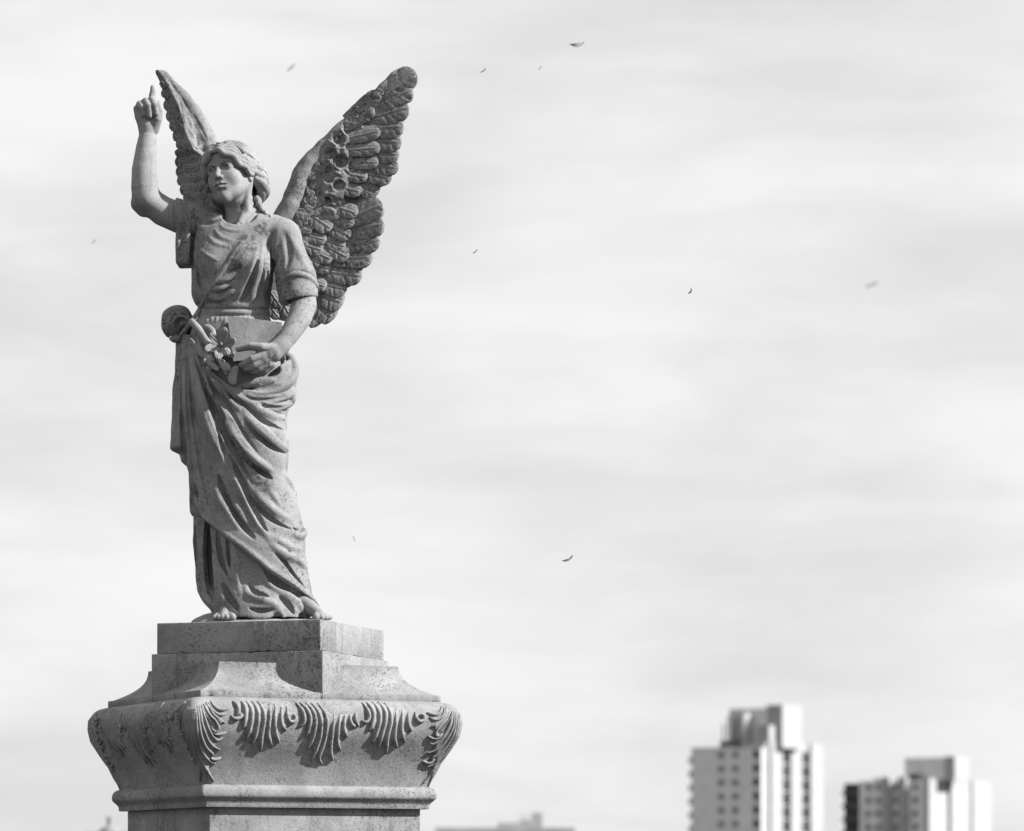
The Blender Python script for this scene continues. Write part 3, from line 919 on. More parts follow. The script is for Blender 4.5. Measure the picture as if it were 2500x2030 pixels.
# bodice folds
A, B_ = 'add', 'sub'
for pts, r, mo in (
    ([(545, 230), (600, 300), (700, 335)], 6, A), ([(520, 270), (580, 335), (690, 365)], 4.5, B_),
    ([(490, 300), (560, 365), (680, 392)], 6.5, A), ([(470, 345), (540, 410), (640, 440)], 5, B_),
    ([(410, 420), (480, 470), (570, 515)], 7, A), ([(400, 470), (450, 530), (520, 600)], 5, B_),
    ([(370, 560), (400, 700), (430, 820)], 6, B_),
    ([(545, 700), (640, 695), (740, 620)], 5.5, A), ([(540, 740), (640, 735), (740, 670)], 4.5, B_),
    ([(510, 775), (610, 770), (720, 700)], 5.5, A), ([(500, 805), (600, 810), (710, 750)], 4.5, B_),
    ([(480, 840), (580, 872), (670, 830), (725, 785)], 6, A), ([(470, 885), (570, 915), (660, 880)], 5, B_),
    ([(450, 905), (560, 940), (690, 865)], 6, A),
    ([(990, 330), (955, 540), (908, 730), (862, 935)], 11, A), ([(935, 380), (885, 590), (805, 760), (695, 905)], 9, A),
    ([(945, 500), (895, 660), (840, 790), (760, 930)], 7.5, B_), ([(1040, 400), (1015, 650), (990, 940)], 9, A),
    ([(1005, 500), (965, 730), (925, 935)], 6, B_), ([(1035, 600), (1025, 780), (1020, 940)], 6, B_),
    ([(370, 620), (365, 760), (385, 900)], 7, A)):
    soft = pts[0][1] < 500 and pts[0][0] < 800
    if soft and mo == B_: continue
    tv.stroke(c4(*pts), r * (.62 if soft else 1.1), mo, 6 if mo == A else 1.6, sink=(.5 if soft else .3) if mo == A else .1, ys=1.0 if mo == A else .6)
# bodice blouses over the girdle
tv.stroke(c4((400, 930), (520, 945), (700, 925), (880, 935), (1040, 930)), 11, 'add', 7, sink=.6)
tv.stroke(c4((415, 965), (560, 962), (720, 968), (900, 965), (1045, 965)), 4, 'sub', 2)
tv.stroke(c4((400, 990), (560, 992), (720, 992), (900, 992), (1045, 990)), 8, 'add', 3, sink=.45)
tv.stroke(c4((395, 1020), (560, 1022), (720, 1022), (900, 1020), (1045, 1015)), 3.5, 'sub', 2)
for x in range(440, 1040, 42):
    tv.stroke(c4((x, 1030), (x + rng.uniform(-6, 6), 1060), (x + rng.uniform(-14, 14), 1060 + rng.uniform(30, 70))), 4, 'add' , 3)
tv.stroke(c4((640, 1040), (640, 1100), (640, 1180)), 4, 'add', 3)
# skirt folds below the mantle
for pts, r, mo in (
    ([(400, 560), (415, 800), (430, 1150), (440, 1320)], 13, A), ([(500, 640), (505, 800), (520, 1050), (525, 1300), (560, 1480)], 17, B_),
    ([(520, 700), (530, 1000), (545, 1350)], 12, B_),
    ([(545, 740), (565, 1000), (610, 1280), (660, 1530)], 7, A), ([(590, 760), (620, 1000), (680, 1200), (760, 1350)], 8, B_),
    ([(620, 1140), (690, 1260), (780, 1390)], 6, A), ([(690, 820), (720, 1050), (770, 1280)], 10, B_),
    ([(740, 840), (770, 1080), (795, 1290), (840, 1430)], 11, A), ([(640, 1280), (700, 1400), (770, 1500), (800, 1560)], 11, B_),
    ([(850, 1215), (865, 1320), (900, 1395), (1000, 1435), (1160, 1500), (1245, 1620)], 10, A),
    ([(900, 1300), (960, 1370), (1100, 1410)], 9, B_),
    ([(890, 1520), (1000, 1545), (1150, 1530)], 8.5, B_), ([(1090, 1600), (1170, 1590), (1220, 1625)], 8, B_),
    ([(1000, 1120), (1060, 1240), (1130, 1315), (1300, 1425), (1400, 1520), (1455, 1625)], 10, A),
    ([(1040, 1130), (1130, 1240), (1280, 1340), (1450, 1440)], 13, B_), ([(1180, 1400), (1280, 1490), (1330, 1580)], 10, B_),
    ([(1370, 1600), (1410, 1590), (1440, 1625)], 7, B_), ([(880, 1600), (1020, 1615), (1160, 1570)], 6, A),
    ([(450, 1380), (510, 1450), (560, 1530)], 10, A), ([(380, 700), (385, 1000), (395, 1300)], 6, B_)):
    tv.stroke(c6(*pts), r * (1.1 if mo == A else .85), mo, 7.0 if mo == A else 1.6, sink=.3 if mo == A else (.9 if pts[0][0] < 600 else .15), taper=(.1, .1), ys=1.0 if mo == A else .55)
tv.wobble(0.8, 16, 21)
tunic = sculpt('tunic', [tv], 'cloth')

# ---------------------------------------------------------------- mantle
mv = Vol(*bbox(405, 800, 790, 1500, -165, 130), 2.3)
mv.loft([(800, 448, 690, 5, 80), (836, 440, 706, 2, 90), (870, 438, 722, 0, 97), (900, 440, 727, 0, 102), (930, 442, 725, -2, 103), (963, 443, 719, -4, 102),
         (993, 444, 706, -5, 100), (1020, 446, 699, -6, 99), (1055, 448, 700, -6, 99), (1078, 450, 707, -7, 100), (1096, 452, 705, -7, 100), (1138, 456, 703, -6, 99),
         (1156, 462, 699, -6, 98), (1206, 463, 722, -5, 102), (1252, 463, 732, -4, 104), (1298, 468, 744, -3, 108), (1353, 472, 745, -2, 112), (1417, 476, 757, 0, 116),
         (1450, 480, 761, 0, 118), (1496, 500, 786, 0, 120)], ex=2.2)
# knee of the free leg pushing the cloth forward
mv.ell(P(640, 1120, -55), (50, 50, 110), k=34)
mv.ell(P(520, 1060, -45), (46, 50, 130), k=34)
# edges of the cloth: upper edge and hem
def edge_world(pts, d): 
    q = np.array([P(a, b, d) for a, b in curve(pts, 8)])
    o = np.argsort(q[:, 0]); return q[o, 0], q[o, 2]
hx, hz = edge_world([(440, 1240), (471, 1252), (491, 1262), (526, 1288), (562, 1313), (616, 1353), (659, 1389), (710, 1424), (755, 1455), (775, 1476), (800, 1500)], -90)
tx, tz = edge_world([(400, 800), (445, 806), (467, 822), (495, 870), (527, 916), (576, 946), (615, 952), (650, 925), (680, 892), (705, 872), (740, 868)], -90)
cut_box(mv, lambda X, Y, Z: (Z - np.interp(X, hx, hz)) * .82 + 0 * Y, 3)
cut_box(mv, lambda X, Y, Z: (np.interp(X, tx, tz) - Z) * .82 + 0 * Y, 6)
# side fall at her right hip, behind
sv = [(826, 430, 480, 26, 40), (900, 428, 482, 26, 48), (967, 425, 482, 24, 55), (1059, 417, 482, 20, 62), (1098, 416, 482, 20, 64), (1104, 420, 482, 20, 62), (1108, 440, 482, 20, 50), (1132, 444, 482, 20, 46), (1136, 456, 482, 20, 40)]
mv.loft(sv, k=2)
mv.stroke(c5((262, 420), (270, 600), (280, 900), (300, 1250), (325, 1600)), 8, 'sub', 4, sink=0.2, taper=(.6, 1))
mv.stroke(c5((225, 500), (205, 900), (180, 1300)), 6, 'add', 5)
mv.stroke(c5((240, 700), (225, 1000), (215, 1400)), 5, 'sub', 4)
# pouch under the hand: hollow with rolled rims
mv.ell(P(645, 902, -92), (46, 36, 22), 'sub', 5)
roll = lambda pts, r, k=4, sink=.15: mv.stroke(c5(*pts), r, 'add', k, sink=.35, taper=(.6, .6))
for pts, r in (([(860, 810), (980, 775), (1120, 745), (1240, 735)], 11), ([(1030, 880), (1180, 850), (1330, 800), (1430, 720), (1465, 620), (1440, 520), (1390, 470)], 14),
               ([(960, 900), (1100, 935), (1260, 925), (1400, 885), (1460, 840)], 13), ([(1120, 970), (1220, 1000), (1330, 1005), (1430, 970), (1465, 900)], 11)):
    roll(pts, r)
for pts, r in (([(980, 815), (1100, 825), (1240, 800), (1330, 770)], 9), ([(900, 875), (1010, 935), (1160, 945), (1300, 925), (1410, 890)], 6),
               ([(1090, 965), (1200, 1020), (1320, 1030), (1420, 1000)], 6), ([(1110, 1000), (1210, 1060), (1300, 1095), (1375, 1110)], 7)):
    mv.stroke(c5(*pts), r, 'sub', 3, sink=-.1)
A, B_ = 'add', 'sub'
for pts, r, mo in (
    ([(1030, 1005), (1130, 1065), (1250, 1115), (1380, 1140)], 8, A),
    ([(1000, 1060), (1100, 1150), (1230, 1220), (1390, 1275)], 5, B_),
    ([(935, 1085), (1040, 1200), (1160, 1305), (1280, 1400), (1405, 1475)], 11, A),
    ([(940, 1160), (1040, 1280), (1150, 1380), (1260, 1460), (1400, 1525)], 7, B_),
    ([(770, 1190), (850, 1340), (950, 1480), (1080, 1610), (1230, 1700)], 10, A),
    ([(800, 1320), (890, 1470), (1000, 1610), (1180, 1770)], 7, B_),
    ([(405, 490), (470, 640), (560, 900), (640, 1100), (730, 1300), (830, 1480), (900, 1600), (965, 1736)], 11, B_),
    ([(430, 480), (520, 650), (610, 860), (700, 1030), (760, 1130)], 8, A),
    ([(510, 610), (600, 800), (680, 930), (740, 1040)], 8, B_),
    ([(560, 620), (680, 800), (800, 960), (900, 1060)], 7, A),
    ([(600, 680), (720, 815), (840, 930), (960, 1020)], 7, B_),
    ([(700, 780), (830, 880), (980, 960), (1090, 1010)], 6, A),
    ([(380, 520), (440, 800), (520, 1080), (600, 1330), (680, 1480), (770, 1690)], 10, A),
    ([(330, 480), (360, 800), (420, 1150), (500, 1500)], 7, B_),
    ([(295, 470), (315, 850), (355, 1250), (410, 1700)], 9, A)):
    mv.stroke(c5(*pts), r * (1.1 if mo == A else .95), mo, 8.0 if mo == A else 1.6, sink=.25 if mo == A else 0.12, ys=1.0 if mo == A else .5)
    if mo == A and len(pts) > 4: mv.stroke(c5(*[(a + 26 + rng.uniform(-6, 6), b - 34 + rng.uniform(-8, 8)) for a, b in pts[1:-1]]), r * .36, A, 3, sink=.35)
for pts, r in (([(470, 790), (495, 900), (520, 1010), (548, 1110), (580, 1200), (622, 1285)], 5), ([(482, 830), (512, 930), (546, 1030), (585, 1120), (620, 1190)], 5),
               ([(500, 880), (540, 960), (590, 1050), (630, 1110)], 4.5), ([(462, 900), (470, 1000), (482, 1100), (500, 1200), (520, 1270)], 5),
               ([(455, 860), (458, 980), (464, 1100), (474, 1220)], 4.5), ([(560, 955), (620, 1010), (680, 1045)], 4.5)):
    mv.stroke(pts, r, 'sub', 1.8, sink=.1, ys=.6, taper=(.1, .1))
for pts, r, mo in (
    ([(630, 30), (720, 200), (800, 340), (900, 550), (970, 690), (1060, 810), (1160, 930)], 10, A),
    ([(700, 30), (770, 170), (860, 370), (920, 500), (1010, 680), (1080, 790)], 9, B_),
    ([(602, 225), (640, 360), (700, 490), (770, 620), (860, 740), (955, 860)], 12, B_),
    ([(560, 330), (620, 480), (720, 640), (800, 760)], 8, A),
    ([(660, 330), (740, 470), (840, 640), (920, 770)], 7, A),
    ([(880, 10), (980, 105), (1100, 185)], 8, A), ([(930, 130), (1030, 220), (1130, 280)], 8, B_),
    ([(920, 355), (1040, 500), (1170, 610), (1290, 672)], 10, A), ([(900, 440), (1010, 570), (1150, 690), (1320, 770)], 7, B_),
    ([(1100, 390), (1150, 460), (1190, 530)], 5, A),
    ([(1120, 825), (1210, 885), (1310, 935), (1380, 950)], 8, A), ([(1120, 880), (1220, 950), (1330, 1000)], 4.5, B_),
    ([(1100, 900), (1220, 985), (1340, 1050), (1450, 1075)], 8, A), ([(1140, 980), (1240, 1080), (1330, 1200), (1440, 1330)], 6, B_),
    ([(1300, 790), (1370, 825), (1430, 810), (1440, 760)], 8, A), ([(1310, 740), (1370, 780), (1410, 740), (1390, 690)], 6, B_),
    ([(1240, 230), (1290, 320), (1350, 420)], 7, A), ([(1360, 1040), (1420, 1110), (1450, 1120)], 7, A),
    ([(380, 380), (400, 500), (420, 620)], 7, A), ([(350, 300), (390, 400), (410, 480)], 5, B_),
    # the hem itself, slightly rolled
    ([(445, 635), (560, 725), (720, 845), (860, 945), (1000, 1055), (1100, 1140), (1290, 1275), (1480, 1400), (1580, 1520)], 6, A)):
    mv.stroke(c6(*pts), r * (1.1 if mo == A else .95), mo, 8.0 if mo == A else 1.6, sink=.25 if mo == A else 0.12, ys=1.0 if mo == A else .5)
    if mo == A and len(pts) > 4 and r > 7: mv.stroke(c6(*[(a + 24 + rng.uniform(-6, 6), b - 34 + rng.uniform(-8, 8)) for a, b in pts[1:-1]]), r * .36, A, 3, sink=.35)
mv.wobble(0.8, 16, 22)
mantle = sculpt('mantle', [mv], 'cloth')

# bunched knot of cloth on her right hip
bv = Vol(*bbox(392, 492, 740, 850, -70, 80), 1.8)
bv.ell(P(438, 792, 8), (33, 44, 37))
for pts, r in (([(120, 1220), (90, 1130), (110, 1020), (190, 970), (270, 980), (330, 1040)], 13), ([(170, 1180), (165, 1080), (220, 1030), (280, 1050), (310, 1100)], 10),
               ([(240, 1150), (225, 1100), (255, 1075)], 8), ([(130, 1230), (190, 1240), (260, 1170), (330, 1090)], 11)):
    bv.stroke(c4(*pts), r, 'add', 3, sink=.1)
for pts, r in (([(145, 1190), (130, 1090), (170, 1010), (240, 1005), (300, 1040)], 5), ([(205, 1170), (195, 1090), (235, 1055), (285, 1075)], 4.5), ([(180, 1215), (240, 1160), (300, 1100)], 5)):
    bv.stroke(c4(*pts), r * 1.2, 'sub', 2, ys=.5)
bv.wobble(0.6, 12, 23)
sculpt('cloth_knot', [bv], 'cloth')
del bv

# sash from her left shoulder to the knot
sh = Vol(*bbox(430, 660, 540, 830, -150, 40), 1.9)
path = c4((950, 200), (880, 260), (800, 340), (720, 440), (650, 545), (570, 680), (495, 800), (440, 900), (385, 1000), (310, 1100), (245, 1190))
cv = curve(path, 5)
D = [tv.front(a, b, fall=None) for a, b in cv]
D = [d if d is not None and d < 10 else None for d in D]
g = [(i, d) for i, d in enumerate(D) if d is not None]
D = np.interp(np.arange(len(D)), [i for i, _ in g], [d for _, d in g])
D = np.convolve(np.pad(D, 3, mode='edge'), np.ones(7) / 7, 'valid')
D = np.minimum(D, -30)
base = [P(a, b, d + 1.5 + 5 * max(0, 1 - i / 22)) for i, ((a, b), d) in enumerate(zip(cv, D))]
for off in (-4.5, 0, 4.5):
    sh.chain([p + np.array((off * .85, 0, off * .52)) for p in base], 3.9, k=1.2, ys=.8)
sh.wobble(0.5, 8, 24)
sculpt('sash', [sh], 'cloth')
del sh

# ---------------------------------------------------------------- open-fronted book held against her hip
TL, TR, BL, BR = P(557, 775, -92), P(688, 790, -96), P(572, 884, -110), P(696, 872, -108)
ux, uy = TR - TL, BL - TL
nn = np.cross(ux, uy); nn /= np.linalg.norm(nn)
if nn[1] > 0: nn = -nn
def slab(a, b, c, d, n0, n1):
    """slab on the book plane: a..b across, c..d down, n0..n1 outward"""
    v = []
    for n in (n0, n1):
        for y in (c, d):
            for x in (a, b):
                p = TL + ux * x + (uy * (1 - x) + (BR - TR) * x) * y + nn * n
                v.append(W(p))
    f = boxmesh(0, 1, 0, 1, 0, 1)[1]
    return v, f
book = mesh_obj('book', *slab(-.012, 1.0, -.012, 1.0, 0, 6), 'skin', ang, origin=sorg, smooth=False)
mesh_obj('page_block', *slab(.03, .99, .02, .99, -24, 0.2), 'skin', book, origin=sorg, smooth=False)
mesh_obj('back_cover', *slab(-.012, 1.0, -.012, 1.0, -29, -23.8), 'skin', book, origin=sorg, smooth=False)

# ---------------------------------------------------------------- low stone bed under the feet
gv = Vol(*bbox(462, 830, 1494, 1524, -190, 130), 2.3)
gv.n
for x, d, rx, ry in ((560, -60, 84, 66), (640, -40, 150, 95), (740, -55, 78, 62), (630, 40, 140, 70)):
    p = P(x, 1517, d)
    gv.ell((p[0], d, STAT_Z + 2), (rx, ry, 15), k=4)
gv.chain([(-186, -40, STAT_Z + 6), (-160, -50, STAT_Z + 14), (-130, -40, STAT_Z + 20)], (9, 12, 14), k=5, ys=.4)
gv.f = np.maximum(gv.f, (STAT_Z - 1.0 - gv.ax[2])[None, None, :])
gv.wobble(0.9, 12, 25)
sculpt('stone_bed', [gv], 'skin')
del gv

# ================================================================== WINGS, FEATHERS, LILIES
def leaf(base, tip, normal, width, dome=5.0, cup=0.0, skirt=9.0, barbs=6, curl=0.0, seed=0, bend=0.0, round_=0.70, nu=26, nv=18, quill=0.6, roll=0.0):
    """feather or petal blade with rounded tip, raised quill, oblique barb cuts and a real edge"""
    r = random.Random(seed)
    base, tip, n = (np.asarray(a, dtype=float) for a in (base, tip, normal))
    L = np.linalg.norm(tip - base); d = (tip - base) / L
    n = n - d * n.dot(d); n /= np.linalg.norm(n)
    side = np.cross(n, d)
    ph = r.uniform(0, 1)
    nick = [(r.uniform(.35, .95), r.choice((-1, 1)), r.uniform(.05, .12)) for _ in range(2 if barbs >= 4 else 0)]
    V, Fc = [], []
    def wprof(t):
        if t < round_: return 0.62 + 0.38 * math.sin(t / round_ * math.pi / 2)
        q = (t - round_) / (1 - round_)
        return math.sqrt(max(0.0, 1 - q ** 2.3))
    for i in range(nu + 1):
        t = (i / nu) ** 0.9
        wp = max(wprof(t), 0.05)
        w = width * .5 * wp
        fade = min(1.0, wp * 1.25)
        for j in range(nv + 1):
            v = -1 + 2 * j / nv
            wv = w
            for a, s_, dd in nick:
                if v * s_ > .5: wv *= 1 - dd * max(0, 1 - abs(t - a) / .07)
            h = dome * (1 - abs(v) ** 2.2) - cup * (1 - v * v) * math.sin(math.pi * min(1, t * 1.1)) ** 1.2
            h += quill * (1.2 * math.exp(-(v / .10) ** 2) - 1.6 * math.exp(-((abs(v) - .19) / .09) ** 2))
            if barbs:
                w2 = t * barbs - abs(v) * (1.1 if v > 0 else .8) + ph * (1 if v > 0 else 2)
                fr = w2 % 1.0
                amp = (0.4, 1.7, .2, 2.4, .8)[int(w2 + 20 + (v > 0) * 2 + ph * 5) % 5]
                h -= 1.7 * amp * math.exp(-((fr - .5) / .11) ** 2) * min(1, abs(v) * 2.0)
            h += -roll * v * min(1, t * 3)
            h = h * fade + curl * t * t
            p = base + d * (L * t) + side * (v * wv + bend * L * math.sin(t * math.pi)) + n * h
            V.append(p)
    m = nv + 1
    for i in range(nu):
        for j in range(nv):
            Fc.append((i * m + j, i * m + j + 1, (i + 1) * m + j + 1, (i + 1) * m + j))
    # edge: run round the rim and drop a skirt behind
    rim = [j for j in range(m)] + [i * m + nv for i in range(1, nu + 1)] + [nu * m + j for j in range(nv - 1, -1, -1)] + [i * m for i in range(nu - 1, 0, -1)]
    o = len(V)
    for k in rim: V.append(V[k] - n * skirt)
    for a in range(len(rim)):
        b = (a + 1) % len(rim)
        Fc.append((rim[b], rim[a], o + a, o + b))
    Fc.append(tuple(o + a for a in range(len(rim))))
    V = np.array(V)
    # make the blade face along n
    a_, b_, c_ = V[Fc[0][0]], V[Fc[0][1]], V[Fc[0][2]]
    mid = V[Fc[(nu // 2) * nv + nv // 2][0]], V[Fc[(nu // 2) * nv + nv // 2][1]], V[Fc[(nu // 2) * nv + nv // 2][2]]
    if np.cross(mid[1] - mid[0], mid[2] - mid[0]).dot(n) < 0: Fc = [q[::-1] for q in Fc]
    return V, Fc

class Wing:
    """plate of the wing: outline, depth surface, thickness"""
    def __init__(s, outline, depth, thick, h, lead, lead_r):
        s.depth = depth
        xs = [a for a, _ in outline]; ys = [b for _, b in outline]
        ds = [depth(a, b) for a, b in outline]
        v = Vol(*bbox(min(xs) - 14, max(xs) + 14, min(ys) - 14, max(ys) + 14, min(ds) - 60, max(ds) + 60), h)
        # true position of outline
        poly = np.array([P(a, b, depth(a, b)) for a, b in curve(list(outline) + [outline[0]], 6)])[:, [0, 2]]
        X, Z = np.meshgrid(v.ax[0], v.ax[2], indexing='ij')
        pt = np.stack([X.ravel(), Z.ravel()], 1)
        best = np.full(len(pt), 1e9); inside = np.zeros(len(pt), dtype=bool)
        for i in range(len(poly) - 1):
            a, b = poly[i], poly[i + 1]
            ab = b - a
            t = np.clip(((pt - a) @ ab) / max(ab @ ab, 1e-9), 0, 1)
            best = np.minimum(best, ((pt - a - t[:, None] * ab) ** 2).sum(1))
            c = ((a[1] > pt[:, 1]) != (b[1] > pt[:, 1]))
            with np.errstate(divide='ignore', invalid='ignore'):
                xx = a[0] + (pt[:, 1] - a[1]) / (b[1] - a[1]) * ab[0]
            inside ^= c & (pt[:, 0] < xx)
        d2 = np.where(inside, -1, 1) * np.sqrt(best)
        d2 = d2.reshape(X.shape).astype(np.float32)
        # depth of mid surface at each (X, Z): invert the viewing ray
        Dm = np.zeros_like(X)
        for _ in range(4):
            k = (F + Dm) / F
            px = (X - AXX) / k + 1250; py = 2175 - Z / k
            Dm = depth(px, py)
        s.v = v
        Y = v.ax[1][None, :, None]
        e = np.abs(Y - Dm[:, None, :].astype(np.float32)) - thick
        D = d2[:, None, :] + 4
        f = np.minimum(np.maximum(e + 4, D), 0) + np.sqrt(np.maximum(e + 4, 0) ** 2 + np.maximum(D, 0) ** 2) - 4
        v.f = np.minimum(v.f, f.astype(np.float32))
        cv = curve(lead, 5)
        rr = np.interp(np.linspace(0, 1, len(cv)), np.linspace(0, 1, len(lead_r)), lead_r)
        v.chain([P(a, b, depth(a, b)) for a, b in cv], rr, k=10)
        v.wobble(0.9, 11, 31)
        s.thick = thick
    def normal(s, px, py):
        e = 4.0
        a = P(px + e, py, s.depth(px + e, py)) - P(px - e, py, s.depth(px - e, py))
        b = P(px, py + e, s.depth(px, py + e)) - P(px, py - e, s.depth(px, py - e))
        n = np.cross(a, b); n /= np.linalg.norm(n)
        return n if n[1] < 0 else -n
    def feather(s, parent, b, t, width, layer, seed, dome=4.0, cup=0.0, barbs=6, tipdrop=0.0, name='feather', **kw):
        mid = ((b[0] + t[0]) / 2, (b[1] + t[1]) / 2)
        n = s.normal(*mid)
        B = P(b[0], b[1], s.depth(*b)) + n * (s.thick + layer - 2 - (.7 * min(layer, 7) if name == 'feather' else 0))
        T = P(t[0], t[1], s.depth(*t)) + n * (s.thick + layer + 1.5 - tipdrop)
        V, Fc = leaf(B, T, n, width, dome, cup, skirt=9 + layer * .6, barbs=barbs, seed=seed, **kw)
        return mesh_obj(name, W(V), Fc, 'wing', parent, origin=sorg, sharp=R_(55))

# --- her left wing, spread wide
def dl(px, py):
    px = np.asarray(px, dtype=float); py = np.asarray(py, dtype=float)
    t = (px - 690) / 320
    return 74 - 30 * t + 18 * (1 - np.clip((py - 160) / 500, 0, 1)) * t + 10 * np.sin(np.clip((px - 700) / 260, 0, 1) * np.pi)
outl = c2((0, 1060), (40, 980), (85, 890), (120, 745), (170, 645), (270, 535), (380, 425), (500, 312), (620, 192), (715, 95), (785, 60), (835, 78), (850, 130), (830, 205), (800, 280), (800, 345),
          (765, 455), (752, 550), (738, 665), (700, 745), (615, 835), (610, 890), (640, 935), (645, 1010), (620, 1130), (570, 1240), (505, 1355), (450, 1425), (375, 1450), (380, 1525), (340, 1595), (260, 1640), (180, 1655), (90, 1645), (20, 1640), (-70, 1600), (-110, 1450), (-100, 1200))
leadl = c2((10, 1040), (60, 950), (105, 850), (150, 720), (200, 650), (290, 550), (400, 440), (520, 325), (640, 205), (735, 110), (790, 85))
wl_ = Wing(outl, dl, 9.0, 2.3, leadl, (26, 26, 25, 23, 20, 16, 13, 11, 9, 8, 7))
# the small coverts are one carved mass with scooped hollows and short cuts
mass = c2((470, 430), (400, 500), (375, 600), (380, 700), (360, 800), (350, 900), (300, 980))
wl_.v.chain([P(a, b, wl_.depth(a, b) - 9) for a, b in curve(mass, 6)], np.interp(np.linspace(0, 1, len(curve(mass, 6))), (0, .3, .7, 1), (26, 40, 44, 30)), 'add', 8, 2.6)
rw = random.Random(3)
for i in range(75):
    cx, cy = mass[0]; q = curve(mass, 6); c = q[rw.randrange(len(q))]
    x, y = c[0] + rw.uniform(-34, 38), c[1] + rw.uniform(-10, 10)
    a = rw.uniform(-.3, 1.1); l = rw.uniform(6, 15)
    wl_.v.stroke([(x - l * math.cos(a), y - l * math.sin(a)), (x, y + rw.uniform(-3, 4)), (x + l * math.cos(a), y + l * math.sin(a))], rw.uniform(3, 5), rw.choice(('add', 'sub', 'sub')), 1.5, sink=.1, step=3)
for x, y, r in ((440, 452, 44), (372, 512, 44), (318, 600, 44), (382, 652, 50), (480, 690, 50), (372, 800, 42), (455, 880, 50), (300, 700, 30), (250, 860, 26), (440, 560, 30), (300, 900, 30)):
    (px_, py_), = c2((x, y))
    d = wl_.v.front(px_, py_, 50)
    if d is None: continue
    e = r * .39
    wl_.v.ell(P(px_ + 1, py_ - 1, d - 2), (e * .98, 16, e * .86), 'sub', 1.5)
    wl_.v.stroke([(px_ - e * .8, py_ - e * .5), (px_, py_), (px_ + e * .7, py_ + e * .4)], 3, 'add', 2, step=3)
wing_l = sculpt('wing', [wl_.v], 'wing')
wing_l['label'] = 'broad outspread wing with rows of carved feathers'
PRIM = [((640, 270), (852, 95), 115), ((600, 330), (838, 205), 105), ((560, 390), (818, 320), 110), ((530, 450), (785, 440), 112), ((515, 520), (770, 540), 105), ((505, 590), (755, 615), 100),
        ((495, 650), (750, 700), 95), ((470, 710), (705, 762), 92), ((440, 760), (625, 850), 98),
        ((200, 1590), (262, 1662), 100), ((225, 1530), (345, 1632), 115), ((240, 1470), (403, 1535), 115), ((230, 1400), (425, 1452), 100), ((260, 1335), (522, 1368), 105), ((310, 1260), (587, 1252), 105),
        ((380, 1180), (634, 1148), 108), ((410, 1100), (662, 1045), 110), ((400, 1030), (658, 925), 118)]
sd = 100
for i, (b, t, w) in enumerate(PRIM):
    b_, t_ = c2(b, t)
    wl_.feather(wing_l, b_, t_, w * .39 * 1.34, 1 + (8 - i if i < 9 else i - 9) * .9, sd + i, 3.2, barbs=6, roll=4.0)
SEC = [((420, 395), (640, 225), 90), ((410, 450), (600, 330), 88), ((400, 520), (640, 470), 90), ((400, 590), (640, 575), 88), ((400, 660), (630, 665), 85), ((380, 720), (560, 760), 85),
       ((330, 800), (520, 850), 85), ((300, 1180), (440, 1260), 100), ((260, 1130), (420, 1190), 95), ((300, 1050), (455, 1125), 100), ((190, 980), (335, 1080), 110), ((340, 930), (500, 985), 85),
       ((240, 900), (400, 1000), 95), ((330, 985), (480, 1045), 90), ((120, 1160), (280, 1215), 90), ((200, 1205), (340, 1275), 85), ((180, 1280), (330, 1330), 85), ((150, 1230), (270, 1300), 75), ((160, 1110), (300, 1150), 75), ((170, 1400), (300, 1440), 80)]
for i, (b, t, w) in enumerate(SEC):
    b_, t_ = c2(b, t)
    wl_.feather(wing_l, b_, t_, w * .39 * 1.15, 7 + (i % 4) * 1.2, sd + 40 + i, 3.6, barbs=4, roll=3.6)
for i, (b, t, w) in enumerate((((-70, 1430), (20, 1560), 90), ((-90, 1500), (10, 1630), 90), ((10, 1500), (90, 1640), 90))):
    b_, t_ = c2(b, t)
    wl_.feather(wing_l, b_, t_, w * .39, 2 + i, sd + 60 + i, 3.6, barbs=4, roll=3)
r2 = random.Random(5)
small = []
armc = curve(c2((60, 1120), (110, 1000), (160, 895), (195, 790), (215, 695), (255, 605), (335, 500), (430, 395), (530, 290), (620, 205)), 12)
for a in armc: small.append((a[0] + r2.uniform(2, 8), a[1] + r2.uniform(0, 8), r2.uniform(14, 20)))
for row, (off, nrm) in enumerate(((16, 1), (34, 1))):
    for a in armc[: int(len(armc) * .5)]: small.append((a[0] + off + r2.uniform(-4, 4), a[1] + off * .5 + r2.uniform(-5, 5), r2.uniform(19, 27)))
for a in curve(c2((60, 1130), (100, 1250), (130, 1380), (150, 1480)), 15): small.append((a[0] + r2.uniform(0, 12), a[1], r2.uniform(16, 22)))
for i, (x, y, l) in enumerate(small):
    an = r2.uniform(.1, .9)
    wl_.feather(wing_l, (x - l * .5 * math.cos(an), y - l * .5 * math.sin(an)), (x + l * .6 * math.cos(an), y + l * .6 * math.sin(an)), l * r2.uniform(.75, 1.1), 6 + r2.uniform(0, 4), sd + 200 + i, 1.2, cup=r2.choice((0, 0, 4)), barbs=2, name='covert', nu=9, nv=7)
del wl_.v

